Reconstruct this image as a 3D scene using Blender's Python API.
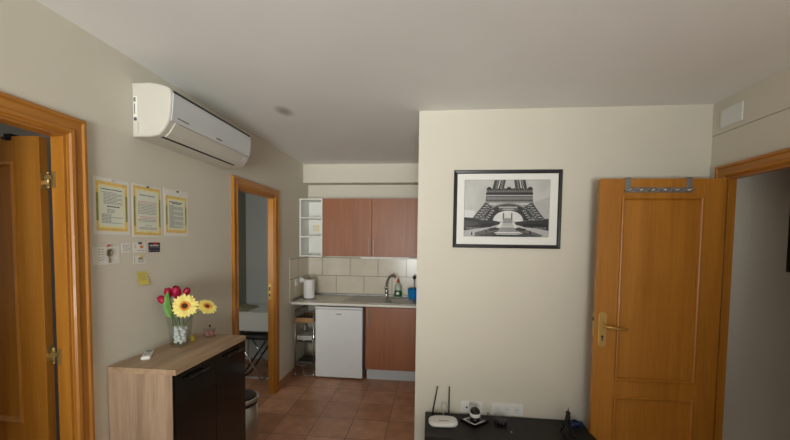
import bpy, bmesh, math, random
from mathutils import Vector, Matrix, Euler

random.seed(7)
for o in list(bpy.data.objects):
    bpy.data.objects.remove(o)
S = bpy.context.scene
COL = S.collection
PI = math.pi

# ------------------------------------------------------------------ camera
RIGHT = Vector((0.99490005, 0.10004191, 0.01286483))
DOWN = Vector((0.01754323, -0.04602612, -0.99878618))
FWD = Vector((-0.09932836, 0.99391811, -0.04754645))
cd = bpy.data.cameras.new('camera')
cam = bpy.data.objects.new('camera', cd)
COL.objects.link(cam)
cd.sensor_fit = 'HORIZONTAL'
cd.sensor_width = 36.0
cd.lens = 357.788 / 790 * 36.0
cd.shift_y = (259.66 - 220) / 790
cd.clip_start = 0.02
m = Matrix((RIGHT, -DOWN, -FWD)).transposed().to_4x4()
m.translation = Vector((0, 0, 1.6058))
cam.matrix_world = m
S.camera = cam

# ------------------------------------------------------------------ world, light, exposure
S.view_settings.view_transform = 'Standard'
S.view_settings.look = 'None'
S.view_settings.gamma = 1.0
S.view_settings.use_curve_mapping = False
S.view_settings.exposure = 0.16
w = bpy.data.worlds.new('world')
S.world = w
w.use_nodes = True
w.node_tree.nodes['Background'].inputs[0].default_value = (0.75, 0.85, 1.0, 1)
w.node_tree.nodes['Background'].inputs[1].default_value = 0.6


def area(name, loc, direction, sx, sy, power, col, spread=180):
    l = bpy.data.lights.new(name, 'AREA')
    l.shape = 'RECTANGLE'
    l.size = sx
    l.size_y = sy
    l.energy = power
    l.color = col
    l.spread = math.radians(spread)
    o = bpy.data.objects.new(name, l)
    COL.objects.link(o)
    o.location = loc
    o.rotation_euler = Vector(direction).to_track_quat('-Z', 'Y').to_euler()
    return o


LC = (0.985, 1.0, 0.97)
area('window_daylight', (-0.35, -3.62, 1.4), (-0.07, 1, 0.10), 1.3, 1.2, 7.5, LC, 42)
area('window_side_daylight', (0.1, -3.62, 1.2), (-0.27, 1, 0.3), 1.0, 1.2, 12.5, LC, 80)
area('ceiling_fill', (0.0, -3.62, 0.6), (-0.08, 1, 0.85), 1.9, 0.6, 42, LC, 90)  # added upward lamp at the window standing in for outside bounce; lifts the ceiling
area('bedroom_fill', (-3.9, 1.28, 1.6), (1, 0.1, 0.1), 0.95, 1.2, 4.0, (0.95, 0.98, 1.0))  # added lamp, no window built there; brightens the wall behind the open leaf
area('study_fill', (-2.1, 2.05, 1.5), (0, 1, -0.05), 0.6, 1.0, 5.8, (0.98, 1.0, 0.94))  # unseen lamp put inside the second room to lift its far wall
area('hall_fill', (2.9, -1.6, 1.6), (0, 1, 0), 1.0, 1.2, 0.6, (0.98, 0.97, 0.95))  # extra dim lamp added in the hallway, which has no window

# ------------------------------------------------------------------ materials


def lin(c):
    c = c / 255.0
    return c / 12.92 if c <= 0.04045 else ((c + 0.055) / 1.055) ** 2.4


def rgb(r, g, b):
    return (lin(r), lin(g), lin(b), 1)


MATS = {}


def newmat(name):
    mt = bpy.data.materials.new(name)
    mt.use_nodes = True
    MATS[name] = mt
    return mt, mt.node_tree.nodes, mt.node_tree.links, mt.node_tree.nodes['Principled BSDF']


def plain(name, c, rough=0.5, metal=0.0, var=0.06, scale=8.0, bump=0.0, coat=0.0, trans=0.0, ior=1.45, spec=0.5):
    mt, n, l, b = newmat(name)
    co = n.new('ShaderNodeTexCoord')
    nz = n.new('ShaderNodeTexNoise')
    nz.inputs['Scale'].default_value = scale
    nz.inputs['Detail'].default_value = 4
    l.new(co.outputs['Object'], nz.inputs['Vector'])
    rp = n.new('ShaderNodeValToRGB')
    rp.color_ramp.elements[0].position = 0.3
    rp.color_ramp.elements[1].position = 0.7
    rp.color_ramp.elements[0].color = tuple(x * (1 - var) for x in c[:3]) + (1,)
    rp.color_ramp.elements[1].color = tuple(min(1, x * (1 + var)) for x in c[:3]) + (1,)
    l.new(nz.outputs['Fac'], rp.inputs['Fac'])
    l.new(rp.outputs['Color'], b.inputs['Base Color'])
    b.inputs['Roughness'].default_value = rough
    b.inputs['Metallic'].default_value = metal
    b.inputs['Coat Weight'].default_value = coat
    b.inputs['Transmission Weight'].default_value = trans
    b.inputs['IOR'].default_value = ior
    b.inputs['Specular IOR Level'].default_value = spec
    if bump:
        nb = n.new('ShaderNodeTexNoise')
        nb.inputs['Scale'].default_value = scale * 12
        l.new(co.outputs['Object'], nb.inputs['Vector'])
        bp = n.new('ShaderNodeBump')
        bp.inputs['Strength'].default_value = bump
        bp.inputs['Distance'].default_value = 0.002
        l.new(nb.outputs['Fac'], bp.inputs['Height'])
        l.new(bp.outputs['Normal'], b.inputs['Normal'])
    return mt


def wood(name, c1, c2, axis='z', rough=0.4, sc=1.0, coat=0.0, spec=0.5, fine=0.5):
    mt, n, l, b = newmat(name)
    co = n.new('ShaderNodeTexCoord')
    mp = n.new('ShaderNodeMapping')
    s = {'x': (0.8, 14, 14), 'y': (14, 0.8, 14), 'z': (14, 14, 0.8)}[axis]
    mp.inputs['Scale'].default_value = tuple(v * sc for v in s)
    l.new(co.outputs['Object'], mp.inputs['Vector'])
    n1 = n.new('ShaderNodeTexNoise')
    n1.inputs['Scale'].default_value = 1.0
    n1.inputs['Detail'].default_value = 5
    n1.inputs['Distortion'].default_value = 0.6
    l.new(mp.outputs['Vector'], n1.inputs['Vector'])
    n2 = n.new('ShaderNodeTexNoise')
    n2.inputs['Scale'].default_value = 7.0
    n2.inputs['Detail'].default_value = 3
    l.new(mp.outputs['Vector'], n2.inputs['Vector'])
    mx = n.new('ShaderNodeMath')
    mx.operation = 'MULTIPLY_ADD'
    l.new(n2.outputs['Fac'], mx.inputs[0])
    mx.inputs[1].default_value = fine
    l.new(n1.outputs['Fac'], mx.inputs[2])
    rp = n.new('ShaderNodeValToRGB')
    rp.color_ramp.elements[0].position = 0.5
    rp.color_ramp.elements[1].position = 1.0
    rp.color_ramp.elements[0].color = c1
    rp.color_ramp.elements[1].color = c2
    l.new(mx.outputs[0], rp.inputs['Fac'])
    l.new(rp.outputs['Color'], b.inputs['Base Color'])
    b.inputs['Roughness'].default_value = rough
    b.inputs['Coat Weight'].default_value = coat
    b.inputs['Specular IOR Level'].default_value = spec
    return mt


def paint(name, c, spot=None):
    mt, n, l, b = newmat(name)
    co = n.new('ShaderNodeTexCoord')
    nz = n.new('ShaderNodeTexNoise')
    nz.inputs['Scale'].default_value = 1.6
    nz.inputs['Detail'].default_value = 6
    l.new(co.outputs['Object'], nz.inputs['Vector'])
    rp = n.new('ShaderNodeValToRGB')
    rp.color_ramp.elements[0].position = 0.25
    rp.color_ramp.elements[1].position = 0.75
    rp.color_ramp.elements[0].color = tuple(x * 0.965 for x in c[:3]) + (1,)
    rp.color_ramp.elements[1].color = tuple(min(1, x * 1.03) for x in c[:3]) + (1,)
    l.new(nz.outputs['Fac'], rp.inputs['Fac'])
    out = rp.outputs['Color']
    if spot:                                  # a grubby stain on the plaster
        mq = n.new('ShaderNodeMapping')
        mq.vector_type = 'POINT'
        mq.inputs['Scale'].default_value = (1, 0.6, 1)
        l.new(co.outputs['Object'], mq.inputs['Vector'])
        mp = n.new('ShaderNodeVectorMath')
        mp.operation = 'DISTANCE'
        l.new(mq.outputs['Vector'], mp.inputs[0])
        mp.inputs[1].default_value = (spot[0][0], spot[0][1] * 0.6, spot[0][2])
        r2 = n.new('ShaderNodeMapRange')
        r2.inputs['From Min'].default_value = spot[1] * 0.25
        r2.inputs['From Max'].default_value = spot[1]
        r2.inputs['To Min'].default_value = spot[2]
        r2.inputs['To Max'].default_value = 0.0
        l.new(mp.outputs['Value'], r2.inputs['Value'])
        mix = n.new('ShaderNodeMixRGB')
        l.new(r2.outputs['Result'], mix.inputs['Fac'])
        l.new(out, mix.inputs['Color1'])
        mix.inputs['Color2'].default_value = rgb(90, 86, 80)
        out = mix.outputs['Color']
    l.new(out, b.inputs['Base Color'])
    b.inputs['Roughness'].default_value = 0.85
    b.inputs['Specular IOR Level'].default_value = 0.2
    nb = n.new('ShaderNodeTexNoise')
    nb.inputs['Scale'].default_value = 140
    l.new(co.outputs['Object'], nb.inputs['Vector'])
    bp = n.new('ShaderNodeBump')
    bp.inputs['Strength'].default_value = 0.12
    bp.inputs['Distance'].default_value = 0.002
    l.new(nb.outputs['Fac'], bp.inputs['Height'])
    l.new(bp.outputs['Normal'], b.inputs['Normal'])
    return mt


def tiles(name, plane, off, wd, ht, c1, c2, mortar, rough, ms=0.004, offset=0.5, mott=0.35, bumpd=0.002):
    mt, n, l, b = newmat(name)
    co = n.new('ShaderNodeTexCoord')
    sp = n.new('ShaderNodeSeparateXYZ')
    l.new(co.outputs['Object'], sp.inputs[0])
    cb = n.new('ShaderNodeCombineXYZ')
    for i, ax in enumerate(plane):
        ad = n.new('ShaderNodeMath')
        ad.operation = 'ADD'
        l.new(sp.outputs[ax], ad.inputs[0])
        ad.inputs[1].default_value = off[i]
        l.new(ad.outputs[0], cb.inputs[i])
    br = n.new('ShaderNodeTexBrick')
    br.offset = offset
    br.inputs['Scale'].default_value = 1
    br.inputs['Brick Width'].default_value = wd
    br.inputs['Row Height'].default_value = ht
    br.inputs['Mortar Size'].default_value = ms
    br.inputs['Mortar Smooth'].default_value = 0.2
    br.inputs['Bias'].default_value = 0.0
    br.inputs['Color1'].default_value = c1
    br.inputs['Color2'].default_value = c2
    br.inputs['Mortar'].default_value = mortar
    l.new(cb.outputs[0], br.inputs['Vector'])
    nz = n.new('ShaderNodeTexNoise')
    nz.inputs['Scale'].default_value = 7
    nz.inputs['Detail'].default_value = 7
    nz.inputs['Roughness'].default_value = 0.65
    l.new(co.outputs['Object'], nz.inputs['Vector'])
    mr = n.new('ShaderNodeMapRange')
    mr.inputs['From Min'].default_value = 0.3
    mr.inputs['From Max'].default_value = 0.7
    mr.inputs['To Min'].default_value = 1 - mott
    mr.inputs['To Max'].default_value = 1 + mott
    l.new(nz.outputs['Fac'], mr.inputs['Value'])
    ml = n.new('ShaderNodeMixRGB')
    ml.blend_type = 'MULTIPLY'
    ml.inputs['Fac'].default_value = 1
    l.new(br.outputs['Color'], ml.inputs['Color1'])
    l.new(mr.outputs['Result'], ml.inputs['Color2'])
    l.new(ml.outputs['Color'], b.inputs['Base Color'])
    b.inputs['Roughness'].default_value = rough
    bp = n.new('ShaderNodeBump')
    bp.invert = True
    bp.inputs['Strength'].default_value = 0.5
    bp.inputs['Distance'].default_value = bumpd
    l.new(br.outputs['Fac'], bp.inputs['Height'])
    l.new(bp.outputs['Normal'], b.inputs['Normal'])
    return mt


def glassmat(name, c, rough=0.0):
    mt, n, l, b = newmat(name)                # thin clear glass: mostly lets through, reflects at grazing angles
    n.remove(b)
    out = [x for x in n if x.type == 'OUTPUT_MATERIAL'][0]
    tr = n.new('ShaderNodeBsdfTransparent')
    tr.inputs['Color'].default_value = c
    gl = n.new('ShaderNodeBsdfGlossy')
    gl.inputs['Roughness'].default_value = 0.03
    lw = n.new('ShaderNodeLayerWeight')
    lw.inputs['Blend'].default_value = 0.5
    pw = n.new('ShaderNodeMath')
    pw.operation = 'POWER'
    l.new(lw.outputs['Facing'], pw.inputs[0])
    pw.inputs[1].default_value = 3.0
    fr = n.new('ShaderNodeMapRange')
    fr.inputs['To Min'].default_value = 0.04
    fr.inputs['To Max'].default_value = 0.7
    l.new(pw.outputs[0], fr.inputs['Value'])
    mx = n.new('ShaderNodeMixShader')
    l.new(fr.outputs[0], mx.inputs[0])
    l.new(tr.outputs[0], mx.inputs[1])
    l.new(gl.outputs[0], mx.inputs[2])
    l.new(mx.outputs[0], out.inputs['Surface'])
    return mt


paint('wall_paint', rgb(219, 214, 199))
paint('ceiling_paint', rgb(238, 239, 236), ((-1.107, 2.62, 2.573), 0.075, 0.55))
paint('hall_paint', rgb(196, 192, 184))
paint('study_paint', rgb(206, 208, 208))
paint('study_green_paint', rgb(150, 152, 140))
tiles('floor_tile', 'XY', (1.3118 + 0.3211 * 20, -4.0884 + 0.3211 * 40), 0.3211, 0.3211, rgb(198, 150, 120), rgb(184, 134, 104),
      rgb(138, 110, 90), 0.38, ms=0.005, offset=0.0, mott=0.22)
tiles('splash_tile', 'XZ', (1.055 + 3.7, -0.928 + 0.47), 0.3705, 0.235, rgb(216, 207, 188), rgb(210, 200, 180),
      rgb(128, 120, 106), 0.2, ms=0.0035, mott=0.05)
tiles('splash_tile_side', 'YZ', (-4.608 + 3.7, -0.928 + 0.47), 0.3705, 0.235, rgb(216, 207, 188), rgb(210, 200, 180),
      rgb(128, 120, 106), 0.2, ms=0.0035, mott=0.05)
plain('skirting_tile', rgb(176, 126, 98), 0.4, var=0.15)
D1, D2 = rgb(162, 102, 30), rgb(188, 126, 44)
wood('door_wood', D1, D2, 'z', 0.35, coat=0.15)
wood('door_wood_y', D1, D2, 'y', 0.35, coat=0.15)
wood('cherry_laminate', rgb(142, 86, 52), rgb(162, 101, 62), 'z', 0.4, sc=1.4)
wood('oak_laminate_z', rgb(150, 124, 100), rgb(192, 166, 138), 'z', 0.5, sc=1.2)
wood('oak_laminate_y', rgb(156, 128, 100), rgb(196, 168, 136), 'y', 0.42, sc=1.2)
wood('tray_wood', rgb(150, 110, 70), rgb(186, 146, 100), 'x', 0.6)
wood('black_wood', rgb(24, 22, 21), rgb(42, 39, 36), 'x', 0.5, sc=2, spec=0.3)
plain('black_gloss', rgb(12, 12, 13), 0.16, var=0.05, coat=0.3)
plain('black_plastic', rgb(22, 22, 23), 0.35)
plain('black_gloss_plastic', rgb(10, 10, 11), 0.12)
plain('dark_slot', rgb(52, 52, 52), 0.8)
plain('white_plastic', rgb(232, 231, 226), 0.35, var=0.02)
plain('white_matte', rgb(226, 226, 222), 0.6, var=0.02)
plain('fridge_white', rgb(228, 230, 230), 0.35, var=0.015)
plain('ac_white', rgb(204, 201, 190), 0.35, var=0.015)
plain('ac_panel', rgb(212, 216, 218), 0.18, var=0.015)
plain('badge_grey', rgb(170, 172, 174), 0.5)
plain('grey_mark', rgb(120, 122, 124), 0.6)
plain('shelf_white', rgb(240, 240, 234), 0.45, var=0.02)
plain('worktop', rgb(228, 225, 214), 0.35, var=0.03, scale=40)
plain('plinth_grey', rgb(196, 200, 202), 0.4, var=0.02)
plain('steel', rgb(190, 190, 188), 0.3, metal=1.0, var=0.05)
plain('brushed_steel', rgb(176, 174, 168), 0.36, metal=1.0, var=0.08, scale=20)
plain('bowl_steel', rgb(214, 214, 212), 0.3, metal=0.6, var=0.05)
plain('dull_steel', rgb(150, 150, 148), 0.45, metal=0.8, var=0.08)
plain('dark_steel', rgb(56, 56, 56), 0.4, metal=0.9, var=0.08)
plain('chrome', rgb(215, 216, 218), 0.12, metal=1.0, var=0.02)
plain('brass', rgb(206, 172, 104), 0.35, metal=0.75, var=0.08)
plain('paper', rgb(232, 230, 222), 0.7, var=0.015)
plain('paper_cream', rgb(228, 232, 214), 0.7, var=0.02)
plain('border_yellow', rgb(232, 198, 112), 0.7, var=0.1, scale=60)
plain('border_cream', rgb(238, 226, 164), 0.7, var=0.05, scale=60)
plain('border_green', rgb(142, 144, 84), 0.7, var=0.4, scale=160)
plain('ink', rgb(138, 140, 146), 0.7)
plain('ink_red', rgb(206, 146, 138), 0.7)
plain('ink_dark', rgb(84, 84, 92), 0.7)
plain('navy_card', rgb(44, 42, 66), 0.5)
plain('orange_mark', rgb(222, 140, 84), 0.6)
plain('red_plastic', rgb(190, 40, 36), 0.4)
plain('green_plastic', rgb(40, 96, 50), 0.5)
plain('sticky_yellow', rgb(226, 212, 104), 0.7, var=0.03)
plain('silver_key', rgb(150, 140, 120), 0.4, metal=0.7)
plain('pale_tape', rgb(212, 206, 190), 0.4)
for i, g in enumerate((24, 46, 72, 100, 144, 182, 216)):
    plain('print_%d' % i, rgb(g, g, g - 2 if g > 60 else g), 0.55, var=0.16 if 0 < i < 5 else 0.07, scale=60)
plain('print_sky', rgb(194, 194, 190), 0.55, var=0.14, scale=7)
plain('mount_board', rgb(236, 236, 230), 0.6, var=0.01)
plain('frame_black', rgb(28, 28, 29), 0.3)
plain('petal_yellow', rgb(255, 234, 132), 0.55, var=0.1, scale=30)
plain('petal_orange', rgb(236, 150, 50), 0.55, var=0.15, scale=60)
plain('flower_core', rgb(76, 46, 24), 0.8, var=0.4, scale=300)
plain('tulip_red', rgb(164, 10, 56), 0.45, var=0.2, scale=40)
plain('leaf_green', rgb(98, 150, 56), 0.5, var=0.2, scale=30)
plain('stem_green', rgb(86, 128, 58), 0.5, var=0.15)
plain('pebble_white', rgb(240, 240, 240), 0.5, var=0.03)
glassmat('clear_glass', (0.93, 0.95, 0.94, 1))
glassmat('perfume_glass', (0.9, 0.86, 0.85, 1))
plain('perfume_liquid', rgb(156, 92, 78), 0.2, var=0.1, trans=0.5)
plain('paper_towel', rgb(236, 236, 234), 0.9, var=0.03, scale=60)
plain('blue_plastic', rgb(20, 140, 214), 0.35, var=0.05)
plain('soap_bottle', rgb(206, 224, 200), 0.2, var=0.05, trans=0.35)
plain('soap_green', rgb(40, 104, 62), 0.4, var=0.15)
plain('soap_cap', rgb(206, 96, 66), 0.4)
plain('fabric_dark', rgb(70, 66, 58), 0.9, var=0.4, scale=60)
plain('fabric_white', rgb(206, 204, 198), 0.9, var=0.12, scale=40)
plain('fabric_beige', rgb(150, 142, 120), 0.95, var=0.2, scale=30)
plain('cable_grey', rgb(176, 172, 160), 0.6)
plain('blue_gloss', rgb(26, 44, 84), 0.14, var=0.4, scale=80)
plain('tower_metal', rgb(46, 44, 42), 0.35, metal=0.6, var=0.2)
plain('lamp_white', rgb(238, 238, 236), 0.4)
plain('pale_bead', rgb(176, 190, 206), 0.3)
plain('yellow_ceramic', rgb(196, 176, 60), 0.35, var=0.15)
plain('header_dark', rgb(96, 62, 30), 0.5, var=0.15)

# ------------------------------------------------------------------ mesh helpers


class MB:
    def __init__(self):
        self.bm = bmesh.new()
        self.slots = []

    def _mi(self, mat):
        if mat is None:
            mat = '_default'
        if mat not in self.slots:
            self.slots.append(mat)
        return self.slots.index(mat)

    def _merge(self, b, mat, M=None):
        mi = self._mi(mat)
        if M is not None:
            b.transform(M)
        vm = {v: self.bm.verts.new(v.co) for v in b.verts}
        for f in b.faces:
            try:
                nf = self.bm.faces.new([vm[v] for v in f.verts])
                nf.material_index = mi
                nf.smooth = f.smooth
            except ValueError:
                pass
        b.free()
        return self

    def box(self, x0, x1, y0, y1, z0, z1, bev=0.0, mat=None, M=None, seg=2):
        b = bmesh.new()
        bmesh.ops.create_cube(b, size=1)
        for v in b.verts:
            v.co = Vector(((x0 + x1) / 2 + v.co.x * (x1 - x0), (y0 + y1) / 2 + v.co.y * (y1 - y0), (z0 + z1) / 2 + v.co.z * (z1 - z0)))
        if bev > 0:
            bmesh.ops.bevel(b, geom=list(b.edges), offset=bev, segments=seg, affect='EDGES', profile=0.5)
        return self._merge(b, mat, M)

    def tube(self, pts, r, seg=10, mat=None, closed=False, M=None, caps=True):
        pts = [Vector(p) for p in pts]
        rs = r if isinstance(r, (list, tuple)) else [r] * len(pts)
        b = bmesh.new()
        n = len(pts)
        rings = []
        prev = None
        for i, p in enumerate(pts):
            if closed:
                t = pts[(i + 1) % n] - pts[i - 1]
            else:
                t = pts[min(i + 1, n - 1)] - pts[max(i - 1, 0)]
            t.normalize()
            if prev is None:
                a = Vector((0, 0, 1)) if abs(t.z) < 0.9 else Vector((1, 0, 0))
                u = t.cross(a).normalized()
            else:
                u = (prev - t * prev.dot(t)).normalized()
            prev = u
            v = t.cross(u)
            rings.append([b.verts.new(p + (u * math.cos(2 * PI * k / seg) + v * math.sin(2 * PI * k / seg)) * rs[i]) for k in range(seg)])
        for i in range(n if closed else n - 1):
            A, B_ = rings[i], rings[(i + 1) % n]
            for k in range(seg):
                f = b.faces.new((A[k], A[(k + 1) % seg], B_[(k + 1) % seg], B_[k]))
                f.smooth = True
        if not closed and caps:
            b.faces.new(rings[0][::-1])
            b.faces.new(rings[-1])
        return self._merge(b, mat, M)

    def lathe(self, prof, c=(0, 0, 0), seg=24, mat=None, M=None, smooth=True, squash=1.0):
        b = bmesh.new()
        rings = []
        for (r, z) in prof:
            if r < 1e-6:
                rings.append([b.verts.new((c[0], c[1], c[2] + z))])
            else:
                rings.append([b.verts.new((c[0] + r * math.cos(2 * PI * k / seg), c[1] + squash * r * math.sin(2 * PI * k / seg), c[2] + z)) for k in range(seg)])
        for A, B_ in zip(rings[:-1], rings[1:]):
            for k in range(seg):
                k2 = (k + 1) % seg
                if len(A) == 1 and len(B_) == 1:
                    continue
                if len(A) == 1:
                    f = b.faces.new((A[0], B_[k2], B_[k]))
                elif len(B_) == 1:
                    f = b.faces.new((A[k], A[k2], B_[0]))
                else:
                    f = b.faces.new((A[k], A[k2], B_[k2], B_[k]))
                f.smooth = smooth
        if len(rings[0]) > 1:
            b.faces.new(rings[0][::-1])
        if len(rings[-1]) > 1:
            b.faces.new(rings[-1])
        return self._merge(b, mat, M)

    def prism(self, poly, axis, a0, a1, mat=None, M=None, smooth=False, bev=0.0):
        """poly: 2-D points in the plane normal to axis (x: (y,z), y: (x,z), z: (x,y))"""
        def P(p, a):
            return {'x': (a, p[0], p[1]), 'y': (p[0], a, p[1]), 'z': (p[0], p[1], a)}[axis]
        b = bmesh.new()
        A = [b.verts.new(P(p, a0)) for p in poly]
        B_ = [b.verts.new(P(p, a1)) for p in poly]
        b.faces.new(A)
        b.faces.new(B_[::-1])
        n = len(poly)
        for k in range(n):
            f = b.faces.new((A[k], B_[k], B_[(k + 1) % n], A[(k + 1) % n]))
            f.smooth = smooth
        bmesh.ops.recalc_face_normals(b, faces=list(b.faces))
        if bev:
            ed = [e for e in b.edges if len(e.link_faces) == 2 and (len(e.link_faces[0].verts) == n) != (len(e.link_faces[1].verts) == n)]
            bmesh.ops.bevel(b, geom=ed, offset=bev, segments=3, affect='EDGES', profile=0.5)
        return self._merge(b, mat, M)

    def ball(self, c, r, mat=None, sc=(1, 1, 1), rot=None, sub=2, jit=0.0):
        b = bmesh.new()
        bmesh.ops.create_icosphere(b, subdivisions=sub, radius=r)
        for v in b.verts:
            k = 1 + random.uniform(-jit, jit)
            v.co = Vector((v.co.x * sc[0] * k, v.co.y * sc[1] * k, v.co.z * sc[2] * k))
        for f in b.faces:
            f.smooth = True
        M = Matrix.Translation(c)
        if rot:
            M = M @ Euler(rot).to_matrix().to_4x4()
        return self._merge(b, mat, M)

    def poly(self, pts, mat=None):
        f = self.bm.faces.new([self.bm.verts.new(p) for p in pts])
        f.material_index = self._mi(mat)
        return self

    def grid(self, fn, nu, nv, mat=None, smooth=True):
        b = bmesh.new()
        V = [[b.verts.new(fn(i / nu, j / nv)) for j in range(nv + 1)] for i in range(nu + 1)]
        for i in range(nu):
            for j in range(nv):
                f = b.faces.new((V[i][j], V[i + 1][j], V[i + 1][j + 1], V[i][j + 1]))
                f.smooth = smooth
        return self._merge(b, mat)

    def build(self, name, mat=None, parent=None, base=None, local=False, recalc=True):
        if recalc:
            bmesh.ops.recalc_face_normals(self.bm, faces=list(self.bm.faces))
        b = Vector(base) if base is not None else Vector((0, 0, 0))
        off = Vector(b)
        if parent is not None and not local:
            q = parent
            pw = Vector((0, 0, 0))
            while q is not None:
                pw += q.location
                q = q.parent
            off = pw
        if off.length > 0 and not local:
            bmesh.ops.translate(self.bm, verts=list(self.bm.verts), vec=-off)
        me = bpy.data.meshes.new(name)
        self.bm.to_mesh(me)
        self.bm.free()
        for s in self.slots:
            me.materials.append(MATS[mat if s == '_default' else s])
        o = bpy.data.objects.new(name, me)
        COL.objects.link(o)
        if parent is not None:
            o.parent = parent
        elif base is not None:
            o.location = b
        return o


def tag(o, label=None, cat=None, group=None, kind=None):
    if label:
        o['label'] = label
    if cat:
        o['category'] = cat
    if group:
        o['group'] = group
    if kind:
        o['kind'] = kind
    return o


def thing(name, loc, label, cat, group=None, rz=0.0):
    o = bpy.data.objects.new(name, None)
    o.empty_display_size = 0.05
    COL.objects.link(o)
    o.location = loc
    o.rotation_euler = (0, 0, rz)
    return tag(o, label, cat, group)


def struct(name, mb, mat, label=None, cat=None, parent=None):
    o = mb.build(name, mat, parent)
    if parent is None:
        tag(o, label, cat, None, 'structure')
    return o


def dup(root, loc, rot=None, label=None):
    r = root.copy()
    COL.objects.link(r)
    r.location = loc
    if rot is not None:
        r.rotation_euler = rot
    if label:
        r['label'] = label
    for ch in list(root.children):
        c = ch.copy()
        COL.objects.link(c)
        c.parent = r
        for g in list(ch.children):
            d = g.copy()
            COL.objects.link(d)
            d.parent = c
    return r


# ------------------------------------------------------------------ the room
A, B, C, D, E, H = 1.618, 2.679, 4.608, 1.895, -0.1015, 2.573
CB = 4.42          # face of the beam over the kitchen
BK = -3.6          # wall behind the camera
TW = 0.054         # thickness of the left wall
TWR = 0.04         # thickness of the right wall
XL, XR = -4.0, 3.6

struct('floor', MB().box(XL, XR, BK - 0.1, 5.2, -0.1, 0), 'floor_tile', 'terracotta tiled floor', 'floor')
struct('ceiling', MB().box(XL, XR, BK - 0.1, 5.2, H, H + 0.1), 'ceiling_paint', 'plain white ceiling with one faint smudge', 'ceiling')

# left wall with two door openings
O1a, O1b, O1h = 0.70, 1.450, 2.064
O2a, O2b, O2h = 2.856, 3.558, 2.05
wl = MB()
xa, xb = -A - TW, -A
wl.box(xa, xb, BK, O1a, 0, H).box(xa, xb, O1a, O1b, O1h, H).box(xa, xb, O1b, O2a, 0, H)
wl.box(xa, xb, O2a, O2b, O2h, H).box(xa, xb, O2b, C, 0, H)
struct('wall_left', wl, 'wall_paint', 'beige left wall with two doorways', 'wall')

# right wall with one doorway; the plaster above the groove stands a little proud
O3a, O3b, O3h = 1.7, 2.525, 2.05
wr = MB()
wr.box(D, D + TWR, BK, O3a, 0, H).box(D, D + TWR, O3a, O3b, O3h, 2.352).box(D, D + TWR, O3b, B, 0, 2.352)
wr.box(D - 0.003, D + TWR, O3a, B, 2.355, H)
struct('wall_right', wr, 'wall_paint', 'beige right wall above the doorway', 'wall')
struct('wall_partition', MB().box(E, XR, B, B + 0.1, 0, H), 'wall_paint', 'cream partition wall carrying the framed picture', 'wall')
struct('wall_kitchen_right', MB().box(E, E + 0.1, B + 0.1, C, 0, H), 'wall_paint', 'right side wall of the kitchen recess', 'wall')
struct('wall_kitchen_back', MB().box(-A - TW, E + 0.1, C, C + 0.1, 0, H), 'wall_paint', 'back wall of the kitchen recess', 'wall')
struct('wall_beam', MB().box(-A, E, CB, C, 2.345, H), 'wall_paint', 'boxed beam across the kitchen ceiling', 'beam')

# wall behind the camera with the window that lights the room
W0, W1, WZ0, WZ1 = -1.05, 1.05, 0.25, 2.3
wb = MB()
wb.box(-A, W0, BK - 0.1, BK, 0, H).box(W1, D, BK - 0.1, BK, 0, H).box(W0, W1, BK - 0.1, BK, 0, WZ0).box(W0, W1, BK - 0.1, BK, WZ1, H)
struct('wall_back', wb, 'wall_paint', 'wall with the window', 'wall')
wf = MB()
for x in (W0, (W0 + W1) / 2 - 0.03, W1 - 0.06):
    wf.box(x, x + 0.06, BK - 0.04, BK + 0.01, WZ0, WZ1)
wf.box(W0, W1, BK - 0.04, BK + 0.01, WZ0, WZ0 + 0.06).box(W0, W1, BK - 0.04, BK + 0.01, WZ1 - 0.06, WZ1)
struct('window_1', wf, 'door_wood', 'wooden window frame', 'window')

# rooms beyond the doors
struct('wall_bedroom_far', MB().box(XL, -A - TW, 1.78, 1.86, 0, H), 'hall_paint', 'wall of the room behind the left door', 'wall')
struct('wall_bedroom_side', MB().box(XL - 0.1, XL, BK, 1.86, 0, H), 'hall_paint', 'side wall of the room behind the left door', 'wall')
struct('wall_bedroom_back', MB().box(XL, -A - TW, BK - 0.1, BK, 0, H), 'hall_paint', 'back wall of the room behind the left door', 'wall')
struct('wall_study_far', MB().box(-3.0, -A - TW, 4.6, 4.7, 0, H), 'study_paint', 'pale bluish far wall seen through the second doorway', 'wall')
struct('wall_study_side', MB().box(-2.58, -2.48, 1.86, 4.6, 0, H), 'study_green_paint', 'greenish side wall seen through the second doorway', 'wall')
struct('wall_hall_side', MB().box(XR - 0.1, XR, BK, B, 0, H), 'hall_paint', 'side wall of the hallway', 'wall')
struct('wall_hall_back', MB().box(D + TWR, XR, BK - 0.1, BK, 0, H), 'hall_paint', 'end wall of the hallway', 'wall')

# backsplash tiles and skirting
struct('trim_1', MB().box(-A + 0.006, E, C - 0.006, C, 0.9, 1.405), 'splash_tile', 'beige glazed tiles on the kitchen back wall', 'tiles')
struct('trim_2', MB().box(-A, -A + 0.006, 3.974, C, 0.9, 1.405), 'splash_tile_side', 'beige glazed tiles on the kitchen left wall', 'tiles')
struct('baseboard_left', MB().box(-A, -A + 0.012, 3.66, C, 0, 0.085, 0.003).box(-A, -A + 0.012, 1.56, 2.78, 0, 0.085, 0.003), 'skirting_tile',
       'terracotta tile skirting along the left wall', 'skirting')
struct('baseboard_partition', MB().box(E, D, B - 0.012, B, 0, 0.085, 0.003), 'skirting_tile', 'terracotta tile skirting under the picture wall', 'skirting')

# ------------------------------------------------------------------ door casings


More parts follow.
